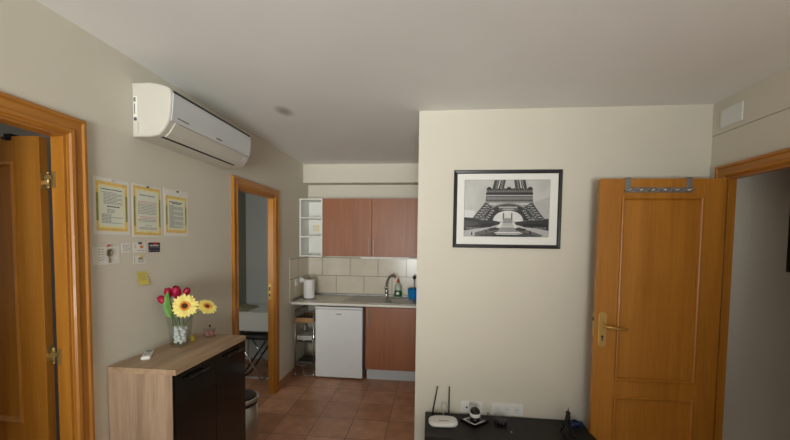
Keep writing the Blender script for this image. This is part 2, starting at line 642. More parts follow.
def casing(name, xw, side, oa, ob, oh, label, w_=0.085, depth=TW, far=True, near=True, ya=None, yb=None):
    root = thing(name, (xw, (oa + ob) / 2, 0), label, 'door frame')
    root['kind'] = 'structure'
    # mitred frame swept around the opening
    prof = [(0, 0), (0, 0.010), (0.07, 0.012), (0.14, 0.020), (0.3, 0.022), (0.38, 0.017), (0.72, 0.017), (0.8, 0.024), (0.94, 0.024), (1, 0.018), (1, 0)]

    def ring(y, z, sy, sz):
        return [(xw + side * h, y + sy * a * w_, z + sz * a * w_) for a, h in prof]
    secs = [ring(ob, 0, 1, 0), ring(ob, oh, 1, 1), ring(oa, oh, -1, 1), ring(oa, 0, -1, 0)]
    for nm, i, mt in (('upright', 0, 'door_wood'), ('head', 1, 'door_wood_y'), ('upright', 2, 'door_wood')):
        mb = MB()
        P, Q = secs[i], secs[i + 1]
        n = len(P)
        for k in range(n):
            k2 = (k + 1) % n
            mb.poly([P[k], P[k2], Q[k2], Q[k]])
        mb.poly(P)
        mb.poly(Q[::-1])
        bmesh.ops.remove_doubles(mb.bm, verts=list(mb.bm.verts), dist=1e-6)
        mb.build(nm, mt, root)
    # lining of the opening
    x0, x1 = sorted((xw + side * 0.004, xw - side * (depth + 0.004)))
    t = 0.012
    MB().box(x0, x1, ob - t, ob, 0, oh, 0.001).build('jamb', 'door_wood', root)
    MB().box(x0, x1, oa, oa + t, 0, oh, 0.001).build('jamb', 'door_wood', root)
    MB().box(x0, x1, oa + t, ob - t, oh - t, oh, 0.001).build('jamb_head', 'door_wood_y', root)
    return root


casing('trim_3', -A, 1, O1a, O1b, O1h, 'orange wood frame of the doorway at the left edge')
fr2 = casing('trim_4', -A, 1, O2a, O2b, O2h, 'orange wood frame of the narrow doorway beside the kitchen')
casing('trim_5', D - 0.001, -1, O3a, O3b, O3h, 'orange wood frame of the doorway at the right edge', depth=TWR)
MB().box(-A - 0.052, -A - 0.022, O2b - 0.0145, O2b - 0.012, 1.0, 1.16).build('strike_plate', 'brass', fr2)
MB().box(-A - 0.046, -A - 0.030, O2b - 0.0165, O2b - 0.0145, 1.03, 1.06).box(-A - 0.046, -A - 0.030, O2b - 0.0165, O2b - 0.0145, 1.09, 1.13).build('strike_hole', 'dark_slot', fr2)


# ------------------------------------------------------------------ door leaves (both in planes y = const)
def leaf(name, x0, x1, yf, z1, panels, label, hinge_right):
    root = thing(name, ((x1 if hinge_right else x0), yf, 0), label, 'door')
    root['kind'] = 'structure'
    th = 0.036
    z0 = 0.008
    mb = MB()
    # stiles and rails around the sunk panels
    px0, px1 = panels[0][0], panels[0][1]
    mb.box(x0, px0, yf, yf + th, z0, z1, 0.0015).box(px1, x1, yf, yf + th, z0, z1, 0.0015)
    zs = [z1] + [v for p in panels for v in (p[3], p[2])] + [z0]
    for i in range(0, len(zs), 2):
        mb.box(px0, px1, yf, yf + th, zs[i + 1], zs[i])
    mb.build('leaf_frame', 'door_wood', root)
    for p in panels:
        pm = MB().box(p[0], p[1], yf + 0.010, yf + th - 0.010, p[2], p[3])
        pan = pm.build('panel', 'door_wood', root)
        mm = MB()
        wd = 0.020
        prof = [(0.0, 0.0), (0.002, -0.008), (0.009, -0.011), (0.016, -0.007), (0.024, 0.010)]
        cs = [(p[0], p[2], 1, 1), (p[1], p[2], -1, 1), (p[1], p[3], -1, -1), (p[0], p[3], 1, -1)]
        rings = [[(cx + sx * a, yf + h, cz + sz * a) for a, h in prof] for cx, cz, sx, sz in cs]
        for i in range(4):
            P, Q = rings[i], rings[(i + 1) % 4]
            for k in range(len(prof) - 1):
                mm.poly([P[k], P[k + 1], Q[k + 1], Q[k]])
        mm.build('moulding', 'door_wood', pan)
    return root


dl = leaf('door_1', -2.488, -1.765, 1.464, 2.066, [(-2.325, -1.888, 0.735, 1.955), (-2.325, -1.888, 0.15, 0.60)],
          'orange panelled door standing open into the left room', True)
for z in (1.865, 1.07):
    h = MB()
    h.tube([(-1.705, 1.4500, z - 0.03), (-1.705, 1.4500, z + 0.03)], 0.0065)
    h.ball((-1.705, 1.4500, z + 0.032), 0.0065).ball((-1.705, 1.4500, z - 0.032), 0.0065)
    h.box(-1.7655, -1.7635, 1.4680, 1.4940, z - 0.035, z + 0.035).box(-1.672, -1.654, 1.4355, 1.4380, z - 0.035, z + 0.035)
    h.prism([(-1.766, 1.4780), (-1.764, 1.4720), (-1.706, 1.4460), (-1.704, 1.4540)], 'z', z - 0.018, z).box(-1.708, -1.668, 1.4355, 1.4460, z, z + 0.018)
    h.build('hinge', 'brass', dl)

dr = leaf('door_2', 1.095, 1.858, 2.484, 2.04, [(1.232, 1.728, 0.705, 1.925), (1.232, 1.728, 0.12, 0.60)],
          'orange panelled door standing open against the picture wall', True)
hp = MB()
# long back plate with rounded ends
pl = [(0.026 * math.cos(a), 0.094 + 0.026 * math.sin(a)) for a in [PI * k / 10 for k in range(11)]]
pl += [(-x, -z) for x, z in pl]
pl = [(1.143 + x, 1.045 + z) for x, z in pl]
hp.prism(pl, 'y', 2.478, 2.484, bev=0.002)
hd = hp.build('handle_plate', 'brass', dr)
MB().tube([(1.150, 2.479, 1.075), (1.150, 2.440, 1.075), (1.156, 2.428, 1.075), (1.175, 2.424, 1.073), (1.235, 2.424, 1.062), (1.268, 2.426, 1.066), (1.276, 2.430, 1.062)],
          [0.012, 0.009, 0.009, 0.009, 0.008, 0.008, 0.006]).build('lever', 'brass', hd)
MB().lathe([(0.0, 0), (0.008, 0), (0.008, 0.003), (0, 0.003)], M=Matrix.Translation((1.143, 2.478, 1.0)) @ Matrix.Rotation(PI / 2, 4, 'X')).box(1.140, 1.146, 2.4755, 2.4785, 0.972, 1.0).build('keyhole', 'dark_slot', hd)
MB().box(1.0935, 1.096, 2.494, 2.510, 1.00, 1.16).build('lock_face', 'brass', dr)
MB().box(1.088, 1.0945, 2.497, 2.507, 1.10, 1.125, 0.002).build('latch', 'black_plastic', dr)

# over-door rack on the right door
rk = thing('door_hook_rack', (1.45, 2.484, 1.96), 'grey metal hook rack hung over the top of the right door', 'hook rack')
for x in (1.249, 1.619):
    MB().box(x, x + 0.033, 2.4795, 2.4825, 1.955, 2.046, 0.0008).box(x, x + 0.033, 2.4795, 2.524, 2.0415, 2.046, 0.0008).box(x, x + 0.033, 2.5215, 2.524, 2.005, 2.046, 0.0008).build('strap', 'dull_steel', rk)
MB().box(1.245, 1.656, 2.4755, 2.4795, 1.950, 1.982, 0.001).build('rail', 'dull_steel', rk)
for k in range(6):
    x = 1.268 + k * 0.0725
    MB().tube([(x - 0.022, 2.474, 1.960), (x - 0.004, 2.462, 1.964), (x + 0.014, 2.458, 1.971), (x + 0.022, 2.462, 1.975)], [0.006, 0.006, 0.006, 0.005]).build('hook', 'steel', rk)

# black hook on the left door
hk = MB()
hk.box(-1.935, -1.900, 1.4570, 1.4630, 2.045, 2.073, 0.003).box(-1.935, -1.900, 1.4570, 1.5030, 2.070, 2.076, 0.001).box(-1.930, -1.905, 1.4420, 1.4590, 2.046, 2.058, 0.004)
tag(hk.build('door_hook', 'black_plastic', base=(-1.917, 1.4640, 2.05)), 'small black hook over the top edge of the left door', 'hook')

# vent cover on the right wall and the black panel in the hallway
vt = MB()
vt.box(D - 0.011, D - 0.003, 2.435, 2.602, 2.386, 2.502, 0.003).box(D - 0.012, D - 0.0105, 2.447, 2.590, 2.398, 2.490, 0.0005)
tag(vt.build('vent_cover', 'fridge_white', base=(D, 2.52, 2.388)), 'plain white rectangular cover plate high on the right wall above the doorway', 'cover plate')
bp_ = thing('wall_board', (2.6, B, 1.44), 'black board hanging on the hallway wall at the right edge of the photo', 'board')
MB().box(2.40, 2.85, B - 0.025, B, 1.44, 1.99, 0.004).build('frame', 'black_plastic', bp_)
MB().box(2.43, 2.82, B - 0.027, B - 0.0245, 1.47, 1.96).build('face', 'black_gloss', bp_)

# ------------------------------------------------------------------ framed picture
FX0, FX1, FZ0, FZ1 = 0.159, 0.920, 1.576, 2.139
pf = thing('framed_picture', (0.54, B, FZ0), 'black framed black and white photograph of an iron lattice tower', 'picture')
mb = MB()
fw = 0.026
fp = [(0, 0), (0, 0.016), (0.2, 0.020), (0.8, 0.018), (1, 0.012), (1, 0)]
cs = [(FX0, FZ0, 1, 1), (FX1, FZ0, -1, 1), (FX1, FZ1, -1, -1), (FX0, FZ1, 1, -1)]
rg = [[(x + sx * a * fw, B - h, z + sz * a * fw) for a, h in fp] for x, z, sx, sz in cs]
for i in range(4):
    P, Q = rg[i], rg[(i + 1) % 4]
    for k in range(len(fp) - 1):
        mb.poly([P[k], P[k + 1], Q[k + 1], Q[k]])
mb.build('frame', 'frame_black', pf)
MB().box(FX0 + 0.02, FX1 - 0.02, B - 0.008, B - 0.001, FZ0 + 0.02, FZ1 - 0.02).build('mount', 'mount_board', pf)
PX0, PX1, PZ0, PZ1 = 0.237, 0.836, 1.659, 2.067
pr = MB()
lay = [0.0083]


def PU(u, v):
    return (PX0 + (u - 47) / (592 - 47) * (PX1 - PX0), B - lay[0], PZ1 - (v - 42) / (406 - 42) * (PZ1 - PZ0))


def pp(mat, *pts):
    lay[0] += 0.00003
    pr.poly([PU(max(47, min(592, u)), max(42, min(406, v))) for u, v in pts], mat)


def pstroke(mat, a, b, w_):
    a, b = Vector(a), Vector(b)
    d = (b - a).normalized()
    n = Vector((-d.y, d.x)) * w_ / 2
    pp(mat, a + n, b + n, b - n, a - n)


pp('print_sky', (47, 42), (592, 42), (592, 406), (47, 406))
pp('print_6', (47, 232), (120, 240), (120, 285), (47, 285))
pp('print_5', (500, 180), (592, 150), (592, 300), (540, 296))
# ground and lawns
pp('print_5', (47, 345), (592, 345), (592, 406), (47, 406))
pp('print_3', (120, 380), (260, 340), (390, 340), (560, 395), (540, 406), (120, 406))
pp('print_6', (255, 350), (290, 312), (365, 312), (400, 350))
pp('print_2', (150, 396), (270, 368), (400, 368), (540, 402), (150, 406))
pp('print_6', (245, 380), (280, 372), (400, 372), (440, 386), (390, 392), (260, 392))
pp('print_4', (290, 345), (370, 345), (395, 375), (265, 375))
pp('print_1', (210, 352), (270, 348), (275, 362), (215, 370))
pp('print_1', (390, 348), (450, 354), (440, 370), (385, 362))
# bright arch opening
inn = [(240 + 0, 300)] + [(333 - 93 * math.cos(t), 300 - 64 * math.sin(t)) for t in [PI * k / 16 for k in range(1, 16)]] + [(426, 300)]
pp('print_6', (228, 306), *inn, (436, 306))
# palace in the opening
pp('print_4', (300, 322), (300, 292), (318, 286), (345, 286), (362, 292), (362, 322))
pp('print_3', (299, 292), (299, 256), (304, 250), (308, 256), (308, 292))
pp('print_3', (352, 292), (352, 256), (357, 250), (361, 256), (361, 292))
pp('print_5', (303, 318), (290, 340), (375, 340), (360, 318))
# distant trees
pp('print_1', (47, 282), (100, 285), (160, 300), (240, 302), (285, 312), (278, 326), (220, 345), (150, 352), (47, 368))
pp('print_1', (592, 288), (540, 296), (430, 304), (375, 312), (384, 328), (440, 344), (520, 352), (592, 366))
pp('print_2', (47, 300), (140, 310), (140, 330), (47, 345))
pp('print_0', (160, 322), (250, 318), (215, 340), (160, 346))
pp('print_0', (420, 320), (520, 322), (592, 330), (592, 340), (440, 338))
for k in range(10):
    u = 60 + k * 9
    pp('print_4', (u, 346 + (k % 3) * 2), (u + 5, 345), (u + 5, 356), (u, 357))
    u = 500 + k * 8
    pp('print_4', (u, 344 + (k % 2) * 3), (u + 4, 344), (u + 4, 354), (u, 354))
# legs of the tower
oc = [(228 - 0, 300)]


def arc(cx, cy, rx, ry, a0, a1, n=14):
    return [(cx + rx * math.cos(a0 + (a1 - a0) * k / n), cy - ry * math.sin(a0 + (a1 - a0) * k / n)) for k in range(n + 1)]


pp('print_3', (192, 180), (180, 190), (100, 290), (170, 300), *arc(333, 300, 163, 108, PI, PI * 0.72, 8))
pp('print_3', (480, 180), (492, 190), (560, 296), (494, 302), *arc(333, 300, 163, 108, 0, PI * 0.28, 8))
# arch band and the shaded inner vault
pp('print_2', *arc(333, 302, 160, 110, PI, 0, 24), *arc(333, 302, 97, 64, 0, PI, 24))
pp('print_1', *arc(333, 302, 148, 100, PI, 0.55 * PI, 14), (320, 236), *arc(333, 302, 97, 64, 0.55 * PI, PI, 14))
pp('print_1', *arc(333, 302, 148, 100, 0, 0.45 * PI, 14), (346, 236), *arc(333, 302, 97, 64, 0.45 * PI, 0, 14))
pp('print_4', *arc(333, 300, 166, 112, PI, 0, 24), *arc(333, 300, 155, 104, 0, PI, 24))
pp('print_3', (268, 236), (280, 214), (386, 214), (398, 236), (372, 238), (333, 234), (294, 238))
pp('print_5', (272, 212), (390, 212), (392, 220), (270, 220))
pp('print_5', (300, 226), (366, 226), (372, 232), (294, 232))
# lattice on legs and vault
for s in (1, -1):
    def mx(u):
        return u if s > 0 else 666 - u
    for k in range(6):
        f = k / 6.0
        u0, v0 = 182 - 70 * f, 196 + 92 * f
        u1, v1 = 240 - 62 * f, 204 + 84 * f
        pstroke('print_1', (mx(u0), v0), (mx(u1 - 8), v1 + 12), 5)
        pstroke('print_0', (mx(u0 - 10), v0 + 16), (mx(u1), v1), 4)
        pstroke('print_5', (mx(u0 - 2), v0 + 8), (mx(u0 + 22), v0 + 8), 5)
        pstroke('print_5', (mx(u0 + 28), v0 + 4), (mx(u0 + 42), v0 + 8), 4)
    pstroke('print_1', (mx(190), 190), (mx(102), 292), 5)
    pstroke('print_1', (mx(214), 214), (mx(132), 296), 3)
    for k in range(5):
        u, v = 238 - 10 * k, 236 + 14 * k
        pstroke('print_5', (mx(u - 14), v), (mx(u + 4), v + 6), 6)
        pstroke('print_3', (mx(u - 18), v + 10), (mx(u + 2), v - 6), 3)
    for k in range(3):
        pstroke('print_5', (mx(250 + 12 * k), 192 - 2 * k), (mx(240 + 10 * k), 206 - 4 * k), 3)
# platform
pp('print_2', (190, 96), (484, 96), (486, 150), (188, 150))
pp('print_3', (188, 148), (486, 148), (490, 186), (184, 186))
pp('print_1', (186, 124), (488, 124), (488, 136), (186, 136))
pp('print_5', (190, 138), (484, 138), (484, 145), (190, 145))
for k in range(26):
    u = 194 + k * 11.3
    pstroke('print_4', (u, 152), (u + 5, 168), 3)
    pstroke('print_4', (u + 10, 152), (u + 5, 168), 3)
    pstroke('print_1', (u, 172), (u + 8, 172), 4)
    pstroke('print_4', (u + 2, 104 + (k % 3) * 3), (u + 2, 120), 4)
pp('print_4', (184, 180), (490, 180), (492, 189), (182, 189))
for u in (206, 268, 333, 398, 468):
    pp('print_1', *arc(u, 106, 17, 20, 0, PI, 10))
for u in (238, 300, 366, 432):
    pp('print_2', *arc(u, 108, 12, 14, 0, PI, 8))
# upper legs
for q in ([(240, 42), (312, 42), (300, 100), (226, 100)], [(364, 42), (436, 42), (448, 100), (374, 100)]):
    pp('print_2', *q)
    for k in range(4):
        f = k / 4
        lx = q[0][0] + (q[3][0] - q[0][0]) * f
        rx = q[1][0] + (q[2][0] - q[1][0]) * f
        v = 42 + 58 * f
        pstroke('print_5', (lx + 16, v + 4), (lx + 26, v + 14), 6)
        pstroke('print_5', (rx - 26, v + 4), (rx - 16, v + 14), 6)
        pstroke('print_0', (lx, v), (lx + 34, v + 14), 3)
        pstroke('print_0', (rx, v), (rx - 34, v + 14), 3)
    mxu = (q[0][0] + q[1][0]) / 2
    pstroke('print_6', (mxu, 44), ((q[2][0] + q[3][0]) / 2, 96), 6)
# people and fountain
pp('print_0', (95, 380), (101, 378), (105, 396), (94, 398))
pp('print_1', (470, 368), (478, 366), (484, 388), (468, 388))
pp('print_1', (188, 366), (196, 366), (198, 380), (186, 380))
pstroke('print_1', (220, 386), (440, 386), 3)
pstroke('print_0', (230, 400), (450, 404), 6)
# thin keyline
for a, b in (((47, 42), (592, 42)), ((592, 42), (592, 406)), ((592, 406), (47, 406)), ((47, 406), (47, 42))):
    pstroke('print_2', a, b, 3)
pr.build('print', None, pf, recalc=False)

# ------------------------------------------------------------------ papers on the left wall


def paper_thing(name, y0, y1, z0, z1, label, cat, group=None, roll=0.0):
    return thing(name, (-A, (y0 + y1) / 2, z0), label, cat, group)


NOTE_SHIFT = 0.010


class Wallflat(MB):
    """flat printing on the left wall; u runs along +y, v along +z"""
    def __init__(self, y0, z0, roll=0.0, depth=0.0012):
        super().__init__()
        self.y0, self.z0, self.d = y0 - NOTE_SHIFT, z0, depth
        self.c, self.s = math.cos(roll), math.sin(roll)

    def P(self, u, v):
        return (-A + self.d, self.y0 + u * self.c - v * self.s, self.z0 + u * self.s + v * self.c)

    def sheet(self, w_, h, mat):
        self.poly([self.P(0, 0), self.P(w_, 0), self.P(w_, h), self.P(0, h)], mat)
        b = self.d
        self.d = 0.0002
        q = [self.P(0, 0), self.P(w_, 0), self.P(w_, h), self.P(0, h)]
        self.d = b
        p = [self.P(0, 0), self.P(w_, 0), self.P(w_, h), self.P(0, h)]
        for k in range(4):
            self.poly([p[k], q[k], q[(k + 1) % 4], p[(k + 1) % 4]], mat)
        self.poly(q[::-1], mat)

    def rect(self, u0, u1, v0, v1, mat):
        self.d += 0.00004
        self.poly([self.P(u0, v0), self.P(u1, v0), self.P(u1, v1), self.P(u0, v1)], mat)

    def line(self, u0, u1, v, h, mat, rnd):
        """a row of word-length dashes"""
        u = u0
        self.d += 0.00004
        while u < u1 - 0.003:
            e = min(u1, u + rnd.uniform(0.006, 0.018))
            self.poly([self.P(u, v), self.P(e, v), self.P(e, v + h), self.P(u, v + h)], mat)
            u = e + 0.0025


def notice(y0, z0, w_, h, label, seed, lines, bu, bv, pinmat, pin_u, top=0.0):
    rnd = random.Random(seed)
    t = paper_thing('notice_sheet', y0, y0 + w_, z0, z0 + h, label, 'notice', None)
    f = Wallflat(y0, z0)
    f.sheet(w_, h, 'paper')
    b0, b1, v0, v1 = bu, w_ - bu, bv, h - bv - top
    f.rect(b0, b1, v0, v1, 'border_yellow')
    f.rect(b0, b0 + 0.014, v0 + 0.05, v1 - 0.06, 'border_green')
    f.rect(b1 - 0.014, b1, v0 + 0.05, v1 - 0.06, 'border_green')
    f.rect(b0 + 0.012, b1 - 0.012, v0 + 0.015, v1 - 0.015, 'border_cream')
    f.rect(b0 + 0.020, b1 - 0.020, v0 + 0.024, v1 - 0.024, 'paper_cream')
    L, R_ = b0 + 0.028, b1 - 0.028
    for (fv, k0, k1, hh, mat) in lines:
        v = v0 + 0.026 + fv * (v1 - v0 - 0.06)
        f.line(L + k0 * (R_ - L), L + k1 * (R_ - L), v, hh, mat, rnd)
    f.build('sheet', None, t, recalc=False)
    p = MB()
    p.box(-A + 0.0018, -A + 0.006, y0 - NOTE_SHIFT + pin_u - 0.008, y0 - NOTE_SHIFT + pin_u + 0.008, z0 + h - 0.013, z0 + h - 0.004, 0.001)
    p.build('pin', pinmat, t)


ls = [(0.97, 0.0, 0.95, 0.005, 'ink_dark')]
ls += [(0.90 - i * 0.038, 0.1 if i else 0, 0.98 if i % 3 else 0.7, 0.003, 'ink') for i in range(9)]
ls += [(0.51, 0.25, 0.85, 0.006, 'ink_dark')] + [(0.44 - i * 0.04, 0.25, 0.6, 0.003, 'ink') for i in range(3)]
ls += [(0.30 - i * 0.038, 0.0, 0.98 if i % 4 == 2 else 0.45, 0.003, 'ink') for i in range(7)]
notice(1.585, 1.628, 0.208, 0.281, 'large yellow bordered notice nearest the left door frame, in a plastic sleeve', 1, ls, 0.014, 0.018, 'pale_tape', 0.10)
ls = [(0.92, 0.1, 0.9, 0.006, 'ink')] + [(0.76 - i * 0.04, 0.05 if i == 0 else 0, 0.98, 0.003, 'ink_red' if i < 2 else 'ink') for i in range(9)]
ls += [(0.36 - i * 0.04, 0.1 if i < 2 else 0, 0.95, 0.003, 'ink_red' if i < 2 else 'ink') for i in range(4)]
ls += [(0.13, 0.35, 0.7, 0.003, 'ink_red')] + [(0.07 - i * 0.035, 0.05, 0.98, 0.003, 'ink') for i in range(2)]
notice(1.810, 1.620, 0.214, 0.292, 'yellow bordered notice with red lines of print, middle one of three sheets', 2, ls, 0.010, 0.010, 'green_plastic', 0.108)
ls = [(0.97, 0.0, 0.95, 0.006, 'ink_dark'), (0.92, 0.2, 0.8, 0.006, 'ink_dark')]
ls += [(0.85 - i * 0.037, 0.0, 0.3 if i % 5 == 0 else 0.97, 0.003, 'ink') for i in range(23)]
notice(2.045, 1.628, 0.212, 0.292, 'yellow bordered notice with wide white margins, nearest the air conditioner', 3, ls, 0.014, 0.022, 'green_plastic', 0.115, top=0.02)

# note with key drawing
rnd = random.Random(5)
t = paper_thing('key_note', 1.575, 1.726, 1.476, 1.577, 'white note with a key hanging on it below the first notice', 'note')
f = Wallflat(1.574, 1.4765, 0.02)
f.sheet(0.150, 0.098, 'paper')
for i in range(5):
    f.line(0.030, 0.065, 0.075 - i * 0.013, 0.003, 'ink', rnd)
f.rect(0.002, 0.148, 0.090, 0.096, 'pale_tape')
f.build('sheet', None, t, recalc=False)
k = MB()
kc = (1.575 - NOTE_SHIFT + 0.085, 1.4765 + 0.060)
k.tube([(-A + 0.005, kc[0] + 0.014 * math.cos(2 * PI * i / 16), kc[1] + 0.016 * math.sin(2 * PI * i / 16)) for i in range(16)], 0.004, closed=True, seg=6)
k.box(-A + 0.003, -A + 0.006, kc[0] - 0.010, kc[0] + 0.010, kc[1] - 0.012, kc[1] + 0.012, 0.001)
k.box(-A + 0.003, -A + 0.007, kc[0] - 0.003, kc[0] + 0.003, kc[1] - 0.050, kc[1] - 0.012, 0.001)
k.box(-A + 0.003, -A + 0.006, kc[0] + 0.003, kc[0] + 0.010, kc[1] - 0.049, kc[1] - 0.043).box(-A + 0.003, -A + 0.006, kc[0] + 0.003, kc[0] + 0.008, kc[1] - 0.037, kc[1] - 0.032)
tag(k.build('key', 'silver_key', base=(-A, kc[0], kc[1] - 0.05)), 'small key pinned on the white note below the first notice', 'key')
MB().ball((-A + 0.006, 1.655 - NOTE_SHIFT, 1.572), 0.006, sc=(0.8, 1.4, 0.8), rot=(0.6, 0, 0)).build('pin', 'red_plastic', t)


def card(name, y0, z0, w_, h, base, marks, label, pin=None, roll=0.0):
    t = paper_thing(name, y0, y0 + w_, z0, z0 + h, label, 'card' if 'card' in name else 'note')
    f = Wallflat(y0, z0, roll)
    f.sheet(w_, h, base)
    r2 = random.Random(int(y0 * 1000))
    for mk in marks:
        if mk[0] == 'l':
            f.line(mk[1] * w_, mk[2] * w_, mk[3] * h, mk[4], mk[5], r2)
        else:
            f.rect(mk[1] * w_, mk[2] * w_, mk[3] * h, mk[4] * h, mk[5])
    f.build('sheet', None, t, recalc=False)
    if pin:
        MB().box(-A + 0.0015, -A + 0.005, y0 - NOTE_SHIFT + w_ * pin[1] - pin[2] / 2, y0 - NOTE_SHIFT + w_ * pin[1] + pin[2] / 2, z0 + h - 0.010, z0 + h + 0.001, 0.001).build('pin', pin[0], t)
    return t


card('paper_note', 1.740, 1.533, 0.055, 0.050, 'paper', [('l', 0.12, 0.9, 0.75 - i * 0.19, 0.0025, 'ink') for i in range(4)],
     'small white paper note between the key note and the white cards', roll=0.06)
card('business_card', 1.812, 1.533, 0.088, 0.056, 'paper', [('r', 0.52, 0.78, 0.42, 0.68, 'orange_mark'), ('l', 0.08, 0.2, 0.7, 0.003, 'ink'), ('l', 0.08, 0.2, 0.5, 0.003, 'ink'), ('l', 0.3, 0.95, 0.18, 0.003, 'ink')],
     'white card with an orange mark, just left of the dark blue card', ('ink_dark', 0.5, 0.024))
card('business_card', 1.918, 1.532, 0.087, 0.056, 'navy_card', [('l', 0.1, 0.9, 0.62, 0.008, 'paper'), ('l', 0.08, 0.92, 0.42, 0.005, 'grey_mark'), ('r', 0.05, 0.15, 0.1, 0.24, 'orange_mark'), ('l', 0.25, 0.95, 0.14, 0.004, 'grey_mark')],
     'dark blue card, the rightmost of the small cards on the left wall', ('red_plastic', 0.55, 0.03))
card('business_card', 1.812, 1.470, 0.088, 0.045, 'paper', [('r', 0.36, 0.72, 0.55, 0.75, 'grey_mark'), ('l', 0.36, 0.85, 0.4, 0.004, 'ink'), ('l', 0.36, 0.8, 0.2, 0.004, 'ink'), ('r', 0.03, 0.06, 0.1, 0.9, 'grey_mark')],
     'white card right above the yellow sticky note', ('border_yellow', 0.62, 0.03))
sn = MB()
sn.grid(lambda u, v: (-A + 0.0008 + 0.010 * (1 - v) ** 2, 1.826 + 0.076 * u - 0.006 * v, 1.352 + 0.074 * v - 0.003 * u), 6, 6, 'sticky_yellow')
for i in range(4):
    z = 1.41 - i * 0.011
    v = (z - 1.352) / 0.074
    x = -A + 0.0012 + 0.010 * (1 - v) ** 2
    sn.poly([(x, 1.836, z), (x, 1.836 + 0.05 - 0.008 * (i % 2), z), (x, 1.836 + 0.05 - 0.008 * (i % 2), z + 0.002), (x, 1.836, z + 0.002)], 'ink')
tag(sn.build('sticky_note', None, base=(-A, 1.86, 1.352), recalc=False), 'yellow square sticky note below the white cards on the left wall', 'sticky note')

# ------------------------------------------------------------------ air conditioner
ac = thing('air_conditioner', (-A, 2.24, 2.16), 'white wall mounted air conditioner high on the left wall', 'air conditioner')
ap = [(0, 2.448), (0.10, 2.448), (0.16, 2.438), (0.205, 2.424), (0.224, 2.407), (0.228, 2.375), (0.224, 2.32), (0.217, 2.262), (0.202, 2.225), (0.178, 2.190), (0.150, 2.168), (0.10, 2.160), (0, 2.160)]
MB().prism([(-A + d, z) for d, z in ap], 'y', 1.812, 2.668, smooth=False, bev=0.012).build('body', 'ac_white', ac)


def acstrip(pts, off, y0, y1, th=0.003):
    P = [Vector((d, z)) for d, z in pts]
    out, inn_ = [], []
    for i, p in enumerate(P):
        tdir = (P[min(i + 1, len(P) - 1)] - P[max(i - 1, 0)]).normalized()
        nrm = Vector((-tdir.y, tdir.x))
        if nrm.x < 0:
            nrm = -nrm
        out.append(p + nrm * off)
        inn_.append(p + nrm * (off - th))
    return [(-A + q.x, q.y) for q in out + inn_[::-1]], y0, y1


fpan = [(0.2275, 2.392), (0.228, 2.375), (0.224, 2.32), (0.217, 2.262), (0.212, 2.248)]
pl_, y0, y1 = acstrip(fpan, 0.004, 1.827, 2.656, 0.006)
fpn = MB().prism(pl_, 'y', y0, y1).build('front_panel', 'ac_panel', ac)
pl_, y0, y1 = acstrip([(0.219, 2.4112), (0.224, 2.407), (0.2275, 2.394)], 0.001, 1.837, 2.65, 0.003)
MB().prism(pl_, 'y', y0, y1).build('air_inlet', 'dark_slot', ac)
pl_, y0, y1 = acstrip([(0.2165, 2.243), (0.208, 2.230), (0.180, 2.190), (0.155, 2.1705)], 0.004, 1.857, 2.58, 0.006)
MB().prism(pl_, 'y', y0, y1).build('louver', 'ac_white', ac)
pl_, y0, y1 = acstrip([(0.152, 2.1690), (0.146, 2.1668), (0.138, 2.1655)], 0.0015, 1.847, 2.56, 0.004)
MB().prism(pl_, 'y', y0, y1).build('air_outlet', 'dark_slot', ac)
pl_, y0, y1 = acstrip([(0.212, 2.236), (0.200, 2.216), (0.188, 2.200)], 0.003, 2.59, 2.645, 0.006)
MB().prism(pl_, 'y', y0, y1).build('display_window', 'ac_panel', ac)
for (ya_, yb_, z) in ((1.868, 1.90, 2.268), (1.905, 1.958, 2.2675)):
    xx = -A + 0.2265
    MB().box(xx - 0.004, xx, ya_, yb_, z, z + 0.004).build('model_lettering', 'grey_mark', fpn)
mk = MB()
for i in range(7):
    mk.box(-A + 0.222, -A + 0.2265, 2.225 + i * 0.0085, 2.225 + i * 0.0085 + 0.0065, 2.262, 2.270)
mk.build('brand_lettering', 'grey_mark', fpn)
MB().box(-A + 0.012, -A + 0.034, 1.810, 1.813, 2.255, 2.375, 0.0005, 'paper').box(-A + 0.014, -A + 0.030, 1.8092, 1.8105, 2.245, 2.262, 0, 'ink_dark').box(-A + 0.014, -A + 0.026, 1.8092, 1.8105, 2.345, 2.368, 0, 'grey_mark').box(-A + 0.016, -A + 0.022, 1.8092, 1.8105, 2.28, 2.335, 0, 'grey_mark').build('side_sticker', None, ac)
MB().box(-A + 0.010, -A + 0.038, 1.807, 1.813, 2.172, 2.238, 0.002).build('pipe_cover', 'ac_white', ac)

# ------------------------------------------------------------------ wooden cabinet by the left wall
CX0, CX1, CY0, CY1, CT = -1.612, -1.243, 1.624, 2.292, 0.963
cb = thing('sideboard', ((CX0 + CX1) / 2, (CY0 + CY1) / 2, 0), 'pale wood sideboard with two glossy black doors against the left wall', 'cabinet')
MB().box(CX0, CX1, CY0 - 0.004, CY1 + 0.004, CT - 0.028, CT, 0.0015).build('top', 'oak_laminate_y', cb)
MB().box(CX0, CX1 - 0.022, CY0, CY0 + 0.02, 0, CT - 0.028, 0.001).build('side_panel', 'oak_laminate_z', cb)
MB().box(CX0, CX1 - 0.022, CY1 - 0.02, CY1, 0, CT - 0.028, 0.001).build('side_panel', 'oak_laminate_z', cb)
MB().box(CX0, CX0 + 0.006, CY0 + 0.02, CY1 - 0.02, 0.0, CT - 0.028).box(CX0 + 0.006, CX1 - 0.03, CY0 + 0.02, CY1 - 0.02, 0.06, 0.08).box(CX0 + 0.006, CX1 - 0.05, CY0 + 0.02, CY1 - 0.02, 0.5, 0.518).box(CX1 - 0.06, CX1 - 0.045, CY0 + 0.02, CY1 - 0.02, 0, 0.06).build('carcass', 'oak_laminate_z', cb)
ym = (CY0 + CY1) / 2
